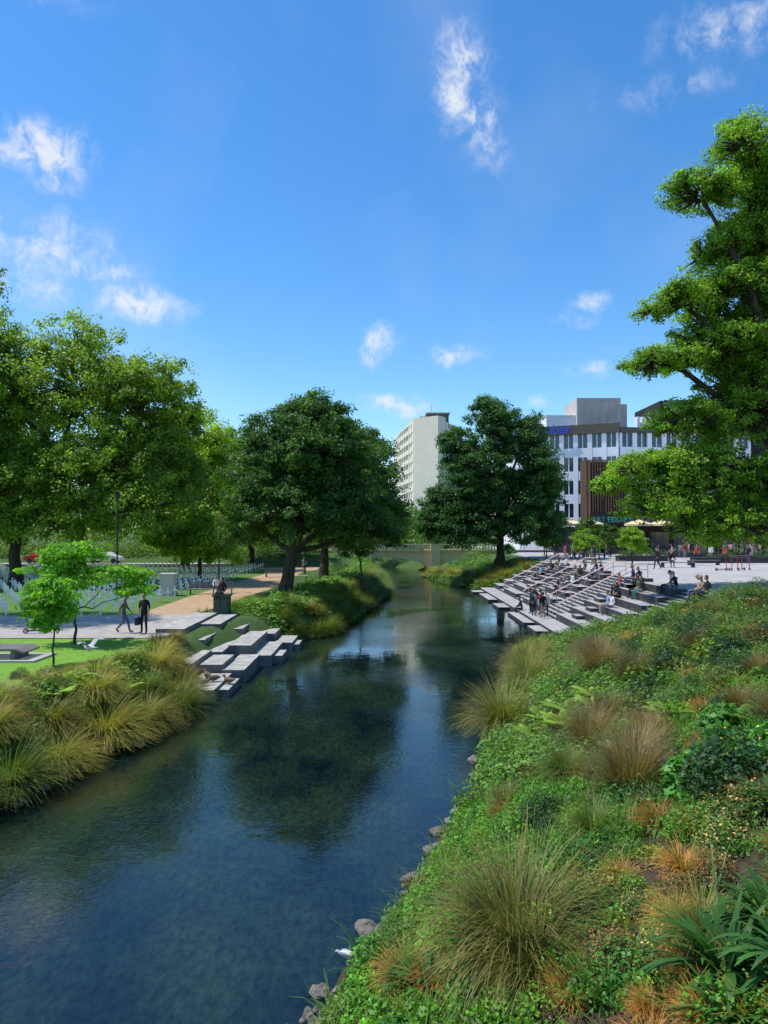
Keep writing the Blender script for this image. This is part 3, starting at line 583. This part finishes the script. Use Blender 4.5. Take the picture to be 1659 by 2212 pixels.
crv=[(3.6,240),(4.3,232),(5.1,224),(6.1,216),(7.2,208),(8.4,201)]
H0=3;nf=12;fh=2.85;TOP=H0+nf*fh
for a,b in zip(crv[:-1],crv[1:]):
    gg.obox(a,b,1.2,-.35,H0,TOP)
    for f in range(nf): gw.obox(a,b,.5,.05,H0+f*fh,H0+f*fh+1.25)
    gw.obox(a,(a[0]+.12,a[1]-.9),.5,.12,H0,TOP)
    m_=((a[0]+b[0])/2,(a[1]+b[1])/2);gw.obox(m_,(m_[0]+.1,m_[1]-.7),.5,.12,H0,TOP)
gw.obox((8.4,201),(15.1,196),4,0,0,TOP+1)
gw.obox((3.6,240),(8.4,201),.0,-6,0,TOP+.6)
facade(gw,gg,(15.3,196.2),(24,214),H0,nf,fh,6,1.4,1.4)
gw.add([(8.6,201,0),(15.2,196.4,0),(23.6,214,0),(12,238,0),(8.6,201,TOP),(15.2,196.4,TOP),(23.6,214,TOP),(12,238,TOP)],[(4,5,6,7),(3,2,6,7),(0,3,7,4)])
obj('walls',gw.mesh('walls',[M_cream]),parent=E);obj('windows',gg.mesh('windows',[M_blgl]),parent=E)
g=Geo();g.box(12.5,19,206,214,TOP,TOP+3.2);obj('rooftop_glasshouse',g.mesh('rooftop_glasshouse',[M_green]),parent=E)
g=Geo();g.box(12.3,19.4,205.8,214.2,TOP+3.2,TOP+3.5);g.tube([(14,207,TOP+3),(14,207,TOP+6)],.08,5);g.box(10.5,12.3,205,213,TOP,TOP+2.2);obj('roof_plant',g.mesh('roof_plant',[M_conc]),parent=E)
E=empty('office_building')
gw=Geo();gg=Geo()
facade(gw,gg,(23,118),(37.4,112),3,5,3.75,7,.75,1.5,mull=1)
facade(gw,gg,(37.6,112),(60,115),3,5,3.75,9,.75,1.5,mull=1)
gw.obox((23,118),(22.9,135),.3,0,3,21.8)
gw.obox((23,118),(60,118.2),14,-2,21.7,21.9)
obj('walls',gw.mesh('walls',[M_bwhite]),parent=E);obj('windows',gg.mesh('windows',[M_glass]),parent=E)
g=Geo();g.obox((22.8,118),(37.5,111.8),.5,.15,21.76,23.3);g.obox((37.6,111.8),(60,114.8),.5,.15,21.76,22.6);obj('parapet',g.mesh('parapet',[M_olive]),parent=E)
g=Geo()
g.box(33,40.5,120,128,21.9,28.8);g.box(40.55,41.9,121,128,21.9,27.9)
for i in range(5): g.box(34+i*1.4,34.1+i*1.4,119.9,119.99,22,28.6)
obj('lift_tower',g.mesh('lift_tower',[M_bconc]),parent=E)
g=Geo();g.box(28,33,121,128,21.9,25.8);g.box(27.9,33.1,120.9,128.1,25.8,26.0);obj('roof_plant_room',g.mesh('roof_plant_room',[M_bwhite]),parent=E)
g=Geo()
for x in np.arange(41,52,.85): g.obox((x,114.4+(x-41)*.1),(x+.45,114.45+(x-41)*.1),.5,.6,20.2,24.6)
obj('louvres',g.mesh('louvres',[M_bwhite]),parent=E)
def text(name,s,loc,size,mat,rz=0,parent=None,ext=.05):
    c=bpy.data.curves.new(name,'FONT');c.body=s;c.size=size;c.extrude=ext;c.offset=size*.015;c.materials.append(mat)
    o=bpy.data.objects.new(name,c);COL.objects.link(o);o.location=loc;o.rotation_euler=(math.radians(90),0,rz);o.parent=parent;return o
rz=math.atan2(-6,14.4)
text('sign_lettering','bromber',(23.4,117.2,22.0),2.1,M_blue,rz,E)
E=empty('timber_slat_building')
g=Geo();g.box(28.2,33.5,97,100,7.3,15.6);g.box(27.4,60,96.5,101,6.6,7.3);obj('upper_volume',g.mesh('upper_volume',[M_dark]),parent=E)
g=Geo()
for x in np.arange(28.2,33.5,.36): g.box(x,x+.2,96.6,96.99,7.3,15.9 if x<30.5 else 14.8)
for y in np.arange(97,100,.36): g.box(27.9,28.19,y,y+.2,7.3,15.9)
for x in np.arange(36,48,.36): g.box(x,x+.2,96.2,96.49,7.3,10.5)
obj('timber_slats',g.mesh('timber_slats',[M_brown]),parent=E)
g=Geo();g.box(24,60,98.5,101,3.05,6.59);obj('shopfront',g.mesh('shopfront',[M_glass]),parent=E)
g=Geo()
for x in np.arange(24,60,3.2): g.box(x,x+.35,98.2,98.49,3.02,5.89)
g.box(24,60,97.9,98.19,5.9,6.59)
obj('shopfront_frame',g.mesh('shopfront_frame',[M_dark]),parent=E)
g=Geo();g.box(33.6,60,101.1,108,7.4,15);obj('rear_block',g.mesh('rear_block',[M_bwhite]),parent=E)
g=Geo();
for z in (8.6,11.8):
    for x in np.arange(34.6,59,2.4): g.box(x,x+1.5,100.95,101.09,z,z+1.9)
obj('rear_windows',g.mesh('rear_windows',[M_glass]),parent=E)
g=Geo();g.box(28.2,34.4,96.2,96.4,7.0,8.5);obj('bar_sign_board',g.mesh('bar_sign_board',[M_black]),parent=E)
text('bar_sign_lettering',"FAT EDDIE'S",(28.5,96.13,7.3),.98,M_neon,0,E)
E=empty('brown_office_block')
gw=Geo();gg=Geo();facade(gw,gg,(50,125),(75,122),3,8,3.3,12,.5,1.6)
gw.box(50,75,127,140,3,29.6);obj('walls',gw.mesh('walls',[M_dark]),parent=E);obj('windows',gg.mesh('windows',[M_glass]),parent=E)

# umbrellas
def umbrella(x,y,z,r,mat,h=2.8):
    g=Geo();n=8
    ring=[(x+r*math.cos(2*math.pi*i/n+.39),y+r*math.sin(2*math.pi*i/n+.39),z+h) for i in range(n)]
    low=[(a,b,c-.25) for a,b,c in ring]
    V=[(x,y,z+h+.6)]+ring+low
    Q=[(1+i,1+(i+1)%n,n+1+(i+1)%n,n+1+i) for i in range(n)]
    for i in range(0,n,2): Q.append((0,1+i,1+(i+1)%n,1+(i+2)%n))
    g.add(V,Q);g.tube([(x,y,z),(x,y,z+h+.4)],.04,6,m=1);g.tube([(x,y,z),(x,y,z+.12)],.35,8,m=1)
    obj('market_umbrella',g.mesh('market_umbrella',[mat,M_black]))
for x,y,m in [(24.6,93,M_umb),(27.4,93.5,M_umb),(33.6,93,M_umb),(36.8,93,M_umb),(30,94.3,M_red),(40,93,M_umb)]: umbrella(x,y,3.02,1.8,m,4.0 if m is M_umb else 2.4)

# ------------------------------------------------------------------ street furniture
g=Geo()
for yy in np.arange(38.8,86,1.7):
    for xx in np.arange(-46,-14.2,1.05):
        x=xx+rng.uniform(-.05,.05);y=yy+rng.uniform(-.05,.05)
        g.box(x-.045,x+.045,y-.015,y+.015,1.45,2.34);g.box(x-.23,x+.23,y-.04,y-.016,2.0,2.09)
obj('memorial_crosses',g.mesh('memorial_crosses',[M_white]))
def lamp(x,y,z,h):
    g=Geo();g.tube([(x,y,z),(x,y,z+.8)],.09,8);g.tube([(x,y,z+.8),(x,y,z+h)],np.array([.06,.045]),8)
    g.ell((x,y,z+h+.15),(.16,.16,.22),8,6);g.tube([(x,y,z+h+.34),(x,y,z+h+.4)],.2,8)
    obj('street_lamp',g.mesh('street_lamp',[M_black]))
lamp(-17.4,46,1.5,6.8);lamp(-12.4,53,1.5,4.6);lamp(-8.4,75,1.5,5);lamp(25,80,3,6);lamp(33,72,3,6)
g=Geo();g.box(-9.35,-8.55,38.7,39.5,1.5,2.55);g.box(-9.42,-8.48,38.63,39.57,2.55,2.66);g.box(-9.33,-8.97,38.66,38.69,1.65,2.45);g.box(-8.93,-8.57,38.66,38.69,1.65,2.45);g.box(-9.45,-8.45,38.6,39.6,1.4,1.6)
obj('utility_cabinet',g.mesh('utility_cabinet',[M_green]))
g=Geo();g.box(-15.9,-14.9,50,50.8,1.5,3.0);g.box(-16,-14.8,49.9,50.9,3.0,3.12);g.box(-16,-14.8,49.9,50.9,1.45,1.7);obj('stone_plinth',g.mesh('stone_plinth',[M_bconc]))
def bench(x,y,z,w,rz,back=True,mat=M_bench,name='park_bench'):
    g=Geo()
    for i in range(4): g.box(-w/2,w/2,-.25+i*.13,-.25+i*.13+.11,.40,.45)
    if back:
        for i in range(3): g.box(-w/2,w/2,.28+.03*i,.32+.03*i,.52+i*.14,.63+i*.14)
    for s in (-w/2+.1,w/2-.18): g.box(s,s+.08,-.22,.3,0,.398,m=1)
    obj(name,g.mesh(name,[mat,M_black]),(x,y,z),rz)
bench(-12.6,51.5,1.5,3.2,.2);bench(-10.8,70,1.5,2,.3);bench(-7.9,66,1.5,1.6,0,False,M_conc)
for x,y in [(25,60),(29,64),(34,70),(38,76),(23,84)]: bench(x,y,3.02,3,.1,False)
g=Geo();g.box(-15.4,-12.3,24.9,26.6,1.5,1.6);obj('concrete_pad',g.mesh('concrete_pad',[M_conc]))
g=Geo()
for i in range(9):
    y=25.1+i*.14;g.add([(-14.9,y,2.25),(-14.2,y,1.98),(-13.1,y,1.98),(-12.75,y,1.88),(-14.9,y+.12,2.25),(-14.2,y+.12,1.98),(-13.1,y+.12,1.98),(-12.75,y+.12,1.88),
      (-14.9,y,2.18),(-14.2,y,1.91),(-13.1,y,1.91),(-12.75,y,1.81)],[(0,1,5,4),(1,2,6,5),(2,3,7,6),(0,8,9,1),(1,9,10,2),(2,10,11,3)])
g.box(-14.8,-14.65,25.2,26.2,1.6,2.17);g.box(-13.3,-13.15,25.2,26.2,1.6,1.9)
obj('timber_lounger',g.mesh('timber_lounger',[M_bench]))
for x0,x1,y in [(30,44,68),(24,29,72),(33,46,82)]:
    g=Geo();g.box(x0,x1,y,y+1.2,3.0,3.5);g.box(x0-.05,x1+.05,y-.05,y+1.25,3.5,3.56)
    obj('planter_wall',g.mesh('planter_wall',[M_riser]))
    gg2=Geo()
    V,Q,C=leafball(60,.5,.5,.14,(.08,.16,.025));pos=np.stack([rng.uniform(x0,x1,22),np.full(22,y+.6),np.full(22,3.5)],1)
    V,Q,C=replicate((V,Q,C),pos,rng.uniform(.8,1.5,22),rng.uniform(0,6,22),np.ones((22,3)));gg2.add(V,Q,C)
    obj('planter_plants',gg2.mesh('planter_plants',[M_plant]))
def wheel(g,c,r,w,m):
    a=np.linspace(0,2*math.pi,17);P=[(c[0]+r*math.cos(t),c[1],c[2]+r*math.sin(t)) for t in a];g.tube(P,w,6,m=m,cap=False)
    for t in a[:-1:4]: g.tube([c,(c[0]+r*math.cos(t),c[1],c[2]+r*math.sin(t))],.012,4,m=m)
def scooter(x,y,rz):
    g=Geo()
    wheel(g,(-.45,0,.11),.09,.028,1);wheel(g,(.45,0,.11),.09,.028,1)
    g.box(-.42,.3,-.08,.08,.1,.15,m=1);g.tube([(.28,0,.13),(.4,0,.2),(.45,0,.25)],.03,6,m=0)
    g.tube([(.47,0,.12),(.36,0,1.1)],.03,7,m=0);g.tube([(.36,-.24,1.12),(.36,.24,1.12)],.02,6,m=1);g.box(-.55,-.36,-.05,.05,.22,.24,m=0)
    obj('electric_scooter',g.mesh('electric_scooter',[M_red,M_black]),(x,y,3.02),rz)
for x,y,r in [(26.3,55,.2),(27.2,55.4,.9),(28.0,55.8,1.2),(28.6,56.2,1.3),(29.2,56.4,1.1)]: scooter(x,y,r)
sg=obj('electric_scooter',bpy.data.objects['electric_scooter'].data,(-15.6,31.8,1.57),.4)

def car(x,y,z,rz,mat):
    prof=[(-2.1,.35),(-2.15,.8),(-1.9,.95),(-1.3,1.02),(-.8,1.42),(.6,1.45),(1.2,1.0),(2.0,.85),(2.15,.6),(2.1,.35)]
    E=empty('parked_car',(x,y,z),rz);g=Geo();n=len(prof)
    V=[(a,-.85,b) for a,b in prof]+[(a,.85,b) for a,b in prof]
    for i in (4,5,14,15): V[i]=(V[i][0],V[i][1]*.78,V[i][2])
    Q=[(i,(i+1)%n,n+(i+1)%n,n+i) for i in range(n)]
    for o in (0,n): Q+=[(o,o+1,o+8,o+9),(o+1,o+2,o+7,o+8),(o+2,o+3,o+6,o+7),(o+3,o+4,o+5,o+6)]
    g.add(V,Q);obj('body',g.mesh('body',[mat]),parent=E)
    g=Geo()
    for s in (-1,1): g.add([(-1.05,s*.80,1.06),(-.72,s*.70,1.36),(.5,s*.70,1.38),(.95,s*.80,1.06)],[(0,1,2,3)])
    obj('side_windows',g.mesh('side_windows',[M_glass]),parent=E)
    g=Geo()
    for wx in (-1.35,1.35):
        for s in (-1,1): g.tube([(wx,s*.7,.33),(wx,s*.9,.33)],.33,14)
    obj('wheels',g.mesh('wheels',[M_black]),parent=E)
M_car=pm('car_paint',(.5,.02,.02),(.45,.02,.02),1,.3);M_car2=pm('car_paint_white',(.7,.7,.7),(.66,.66,.66),1,.3)
sheet('parking_strip',[(-70,89.2),(-19,89.2),(-19,93.5),(-70,93.5)],1.9,M_pave)
car(-44,91,1.92,0,M_car);car(-36,91.2,1.92,0,M_car2);car(-3,103,3.17,0,M_car2)

# ------------------------------------------------------------------ people
def mirror(d):
    o={}
    for k,v in d.items():
        if k.endswith('L'):
            o[k]=v
            if k[:-1]+'R' not in d: o[k[:-1]+'R']=(-v[0],v[1],v[2])
        else: o[k]=v
    return o
POSE={
 'stand':mirror(dict(pel=(0,0,.96),spi=(0,0,1.13),che=(0,0,1.33),nec=(0,0,1.48),hea=(0,.02,1.57),shL=(.18,0,1.42),elL=(.23,-.02,1.14),wrL=(.23,.06,.90),haL=(.22,.10,.81),hiL=(.09,0,.92),knL=(.10,.03,.50),anL=(.11,0,.09),toL=(.13,.15,.04))),
 'phone':mirror(dict(pel=(0,0,.96),spi=(0,0,1.13),che=(0,0,1.33),nec=(0,.01,1.48),hea=(0,.04,1.57),shL=(.18,0,1.42),elL=(.22,.02,1.14),wrL=(.10,.25,1.22),haL=(.05,.30,1.27),elR=(-.23,-.02,1.14),wrR=(-.22,.06,.90),haR=(-.21,.1,.81),hiL=(.09,0,.92),knL=(.10,.03,.50),anL=(.12,0,.09),toL=(.14,.15,.04))),
 'walk':mirror(dict(pel=(0,0,.95),spi=(0,.01,1.12),che=(0,.03,1.32),nec=(0,.04,1.47),hea=(0,.07,1.56),shL=(.18,.03,1.41),elL=(.23,-.12,1.16),wrL=(.22,-.12,.92),haL=(.21,-.1,.83),shR=(-.18,.03,1.41),elR=(-.22,.12,1.16),wrR=(-.2,.28,.98),haR=(-.18,.34,.91),
     hiL=(.09,.01,.91),knL=(.09,.22,.53),anL=(.09,.30,.10),toL=(.1,.46,.07),hiR=(-.09,0,.91),knR=(-.09,-.02,.50),anR=(-.09,-.34,.17),toR=(-.09,-.22,.04))),
 'sit':mirror(dict(pel=(0,-.12,.11),spi=(0,-.13,.28),che=(0,-.06,.50),nec=(0,.01,.66),hea=(0,.05,.75),shL=(.18,-.03,.58),elL=(.22,.10,.34),wrL=(.13,.30,.25),haL=(.09,.37,.21),hiL=(.09,-.1,.1),knL=(.13,.34,.13),anL=(.12,.30,-.33),toL=(.14,.46,-.39))),
 'situp':mirror(dict(pel=(0,-.12,.11),spi=(0,-.15,.29),che=(0,-.15,.51),nec=(0,-.13,.67),hea=(0,-.10,.76),shL=(.18,-.15,.60),elL=(.23,-.2,.34),wrL=(.18,-.04,.16),haL=(.16,.05,.15),hiL=(.09,-.1,.1),knL=(.10,.34,.13),anL=(.08,.36,-.33),toL=(.09,.52,-.39))),
}
RAD=dict(pel=(.15,.115),spi=(.135,.10),che=(.16,.11),nec=(.06,.06),hea=(.055,.06),sh=(.07,.07),el=(.048,.048),wr=(.032,.032),ha=(.04,.022),hi=(.095,.1),kn=(.064,.064),an=(.045,.045),to=(.042,.03))
EDG=[('pel','spi'),('spi','che'),('che','nec'),('nec','hea')]+[(a+s if a!='che' and a!='pel' else a,b+s) for s in 'LR' for a,b in (('che','sh'),('sh','el'),('el','wr'),('wr','ha'),('pel','hi'),('hi','kn'),('kn','an'),('an','to'))]
SLOT={'spi':1,'che':1,'nec':1,'hea':0,'sh':1,'el':1,'wr':4,'ha':0,'hi':2,'kn':2,'an':5,'to':3}
def seg_d(P,a,b):
    ab=b-a;t=np.clip(((P-a)@ab)/(ab@ab),0,1);return np.linalg.norm(P-(a+t[:,None]*ab),axis=1)
bodies={}
def body(pose):
    if pose in bodies: return bodies[pose]
    J=POSE[pose];keys=list(J);me=bpy.data.meshes.new('sk')
    me.from_pydata([J[k] for k in keys],[(keys.index(a),keys.index(b)) for a,b in EDG],[])
    o=bpy.data.objects.new('sk',me);COL.objects.link(o)
    md=o.modifiers.new('s','SKIN');md.branch_smoothing=.4
    sv=me.skin_vertices[0].data
    for i,k in enumerate(keys):
        r=RAD.get(k) or RAD[k[:2]]
        sv[i].radius=r;sv[i].use_root=(k=='pel')
    ss=o.modifiers.new('u','SUBSURF');ss.levels=1;ss.render_levels=1
    dg=bpy.context.evaluated_depsgraph_get();dg.update();ev=o.evaluated_get(dg);m2=ev.to_mesh()
    V=np.array([v.co[:] for v in m2.vertices]);F=[tuple(p.vertices) for p in m2.polygons]
    ev.to_mesh_clear();bpy.data.objects.remove(o)
    cen=np.array([V[list(f)].mean(0) for f in F])
    D=np.stack([seg_d(cen,np.array(J[a]),np.array(J[b]))/( (RAD.get(b) or RAD[b[:2]])[0]+.02) for a,b in EDG],1)
    sl=np.array([SLOT[b if b in SLOT else b[:2]] for a,b in EDG])[D.argmin(1)]
    bodies[pose]=(V,F,sl);return bodies[pose]
def pmat(name,c): 
    if name in bpy.data.materials: return bpy.data.materials[name]
    return pm(name,c,tuple(v*.8 for v in c),12,.85)
CLO={'black':(.015,.015,.018),'navy':(.02,.03,.07),'white':(.7,.7,.7),'grey':(.2,.2,.21),'blue':(.25,.42,.65),'olive':(.12,.12,.08),'red':(.45,.06,.05),'denim':(.07,.11,.2),'tan':(.4,.3,.2),'teal':(.05,.2,.2),'pink':(.6,.35,.38)}
def person(name,pose,loc,rz,top='black',bot='navy',hair=(.03,.02,.015),skin=(.48,.29,.2),longs=True,longp=True,hl=False,sc=1.,bag=None):
    V,F,sl=body(pose);J=POSE[pose]
    verts=[tuple(v) for v in V];faces=list(F);mi=list(sl)
    g=Geo();h=np.array(J['hea']);n=np.array(J['nec']);tilt=h-n
    hc=h+np.array([0,.02+tilt[1]*.5,.085])
    g.ell(hc,(.076,.095,.118),14,10,m=0)
    g.ell(hc+np.array([0,.094,-.01]),(.013,.022,.026),6,4,m=0)
    for s in (-1,1):
        g.ell(hc+np.array([s*.03,.086,.018]),(.011,.008,.007),6,4,m=7)
        g.ell(hc+np.array([s*.078,-.003,-.005]),(.012,.02,.032),6,4,m=0)
    g.ell(hc+np.array([0,.085,-.05]),(.024,.01,.006),6,4,m=8)
    g.ell(hc+np.array([0,-.018,.018]),(.086,.098,.117),14,8,m=6,v1=1.62)
    if hl: g.ell(hc+np.array([0,-.06,-.07]),(.085,.055,.17),10,8,m=6)
    else: g.ell(hc+np.array([0,-.05,-.02]),(.078,.062,.08),10,8,m=6)
    for s in 'LR':
        w_=np.array(J['wr'+s]);a=np.array(J['ha'+s]);d=(a-w_)/np.linalg.norm(a-w_)
        side=np.cross(d,[1,0,0]) if abs(d[0])<.8 else np.array([0,1.,0]);side/=np.linalg.norm(side)
        pal=np.cross(side,d)*( .3)
        for i,(o_,ln) in enumerate([(-.026,.06),(-.009,.075),(.009,.07),(.026,.055)]):
            p0=a+side*o_;p1=p0+d*ln*.55;p2=p1+d*ln*.4+pal*.05
            g.tube([p0-d*.02,p1,p2],np.array([.010,.009,.006]),5,m=0)
        p0=a-d*.04-side*.028;g.tube([p0,p0-side*.03+d*.02,p0-side*.032+d*.05],np.array([.011,.010,.008]),5,m=0)
    if bag=='pack':
        c=np.array(J['che']);g.ell(c+np.array([0,-.19,-.06]),(.15,.09,.23),10,8,m=9)
    if bag=='tote':
        a=np.array(J['haL']);g.box(a[0]-.05,a[0]+.08,a[1]-.18,a[1]+.18,a[2]-.42,a[2]-.1,m=9);g.tube([a+np.array([0,-.1,-.1]),a+np.array([0,0,-.02]),a+np.array([0,.1,-.1])],.01,5,m=9)
    gv=np.concatenate(g.V);gq=np.concatenate(g.Q);gm=np.concatenate(g.M);off=len(verts)
    verts+= [tuple(v) for v in gv];faces+=[tuple(int(i)+off for i in q) for q in gq];mi+=list(gm)
    me=bpy.data.meshes.new(name);me.from_pydata(verts,[],faces)
    sk=pmat('skin_%d'%int(skin[0]*100),skin);tp=pmat('cloth_'+top,CLO[top]);bt=pmat('cloth_'+bot,CLO[bot])
    for m in (sk,tp,bt,pmat('shoe_dark',(.04,.04,.04)),tp if longs else sk,bt if longp else sk,pmat('hair_%d'%int(hair[0]*100),hair),pmat('eye_dark',(.01,.01,.01)),pmat('lips',(.35,.12,.1)),pmat('cloth_navy',CLO['navy'])): me.materials.append(m)
    me.polygons.foreach_set('material_index',np.array(mi,'i4'));me.polygons.foreach_set('use_smooth',np.ones(len(faces),bool));me.update()
    return obj(name,me,loc,rz,sc)
PI=math.pi
person('standing_man','stand',(-10.75,31.7,1.56),PI*.95,'black','black',sc=1.03,bag='tote',longs=False)
person('walking_woman','walk',(-11.75,31.9,1.56),-PI*.45,'olive','denim',hair=(.45,.35,.22),sc=.97)
person('seated_woman','situp',(-8.95,38.72,2.66),PI*.9,'black','black',hl=True)
person('walking_woman','walk',(-8.6,76,1.55),PI,'tan','denim',hl=True);person('walking_man','walk',(-6.9,79,1.6),PI*.8,'pink','tan')
person('seated_person','sit',(-12.2,51.4,1.95),PI,'white','denim')
for x,y,rz_,p,t,b,kw in [(10.3,49.6,1.2,'phone','black','black',dict(bag='pack')),(10.75,50.2,2.5,'stand','navy','denim',{}),(10.2,48.2,-.8,'stand','grey','black',dict(hl=True,bag='pack')),(10.8,48.6,.8,'phone','red','navy',dict(bag='pack')),
      (10.55,46.9,.3,'stand','black','tan',dict(longp=False)),(10.9,47.6,2.8,'stand','white','black',dict(bag='pack'))]:
    person('standing_person',p,(x,y,.35),rz_,t,b,longs=random.random()<.5,**kw)
person('seated_person','sit',(9.95,51.6,.35),PI/2,'black','black')
def tier(k): return (11.2+.9*k,.35+.4425*(k+1))
for k,y,t,b,hl in [(3,43.2,'black','denim',0),(3,42.5,'navy','black',1),(4,41.3,'black','teal',0),(4,42.0,'olive','black',0),(2,41.2,'white','denim',1),(2,41.9,'blue','tan',0),(5,35.2,'tan','black',1),(5,35.9,'pink','denim',1),(5,34.9,'black','black',0),
                   (4,54.2,'black','navy',0),(4,54.9,'tan','black',1),(5,52,'black','denim',0),(5,52.8,'navy','black',0),(3,55.5,'grey','black',0),(5,62,'white','denim',1),(4,63,'black','black',0),(2,53,'grey','black',0),(5,43.9,'black','black',0),
                   (5,38.6,'black','denim',1),(5,39.4,'white','black',0),(4,45.2,'red','navy',1),(5,45.4,'navy','denim',0),(3,53.2,'white','navy',1),(5,56.2,'olive','black',0),(4,61,'tan','denim',1),(5,64.6,'black','navy',0),(3,64,'blue','black',0)]:
    x,z=tier(k);person('seated_person',random.choice(['sit','situp']),(x+.16,y,z),PI/2+random.uniform(-.3,.3),t,b,hl=bool(hl),longs=random.random()<.6,hair=random.choice([(.03,.02,.015),(.12,.07,.03),(.35,.25,.14)]))
person('walking_person','walk',(22.2,57.3,3.02),PI*.7,'black','black',bag='pack')
person('standing_person','phone',(19.6,66,3.02),PI,'black','black')
person('seated_person','sit',(24.4,60,3.47),PI,'black','navy')
cols=list(CLO)
for k in range(46):
    y=random.uniform(66,92);x=random.uniform(.27,.54)*y
    if k<9: x=random.uniform(17.8,22);y=random.uniform(64,82)
    person(random.choice(['standing_person','walking_person']),random.choice(['stand','walk','phone']),(x,y,3.02),random.uniform(0,6.28),random.choice(cols),random.choice(['black','navy','denim','grey','tan']),hl=random.random()<.5,longs=random.random()<.5,bag=random.choice([None,'pack',None]))
for k in range(6): person('walking_person','walk',(random.uniform(-6,6),104.6+random.random(),3.17),random.choice([PI/2,-PI/2]),random.choice(cols),'denim')

# ------------------------------------------------------------------ birds
def bird(name,loc,rz,mats,sc=1,wings=False):
    g=Geo()
    ys_=[-.22,-.15,-.05,.06,.13,.165,.18,.20,.235,.262];zs=[.135,.13,.12,.125,.145,.18,.21,.235,.24,.23];rs=[.01,.045,.085,.085,.06,.036,.032,.042,.036,.012]
    g.tube([(0,a,b) for a,b in zip(ys_,zs)],np.array(rs),10,m=0)
    g.tube([(0,.255,.232),(0,.30,.222)],np.array([.013,.004]),5,m=2)
    g.add([(-.04,-.18,.14),(.04,-.18,.14),(.05,-.31,.14),(-.05,-.31,.14)],[(0,1,2,3)],m=1)
    for s in (-1,1):
        if wings:
            g.add([(s*.06,.08,.17),(s*.06,-.10,.17),(s*.30,-.06,.33),(s*.28,.10,.34),(s*.55,-.10,.30),(s*.5,0,.34)],[(0,1,2,3),(3,2,4,5)],m=1)
        else: g.ell((s*.072,-.05,.14),(.022,.15,.055),8,6,m=1)
        g.tube([(s*.03,0,.06),(s*.03,.01,0)],.007,5,m=2);g.add([(s*.03-.02,.045,.004),(s*.03+.02,.045,.004),(s*.03+.006,-.01,.004),(s*.03-.006,-.01,.004)],[(0,1,2,3)],m=2)
        g.ell((s*.033,.215,.245),(.006,.008,.008),5,4,m=3)
    obj(name,g.mesh(name,mats+[M_beak,M_black],smooth=True),loc,rz,sc)
bird('seagull',(-9.7,23.3,2.2),1.2,[M_feather,M_grey],1.1,True)
bird('seagull',(-.52,10.2,.08),-2.0,[M_feather,M_grey],.62)
for x,y,z,r in [(-6.9,27.6,.42,.5),(-6.5,27.0,.42,2),(-5.95,27.2,.30,1),(-6.7,26.3,.42,-1)]: bird('duck',(x,y,z),r,[M_duck,M_duck],1.25)
print('done')
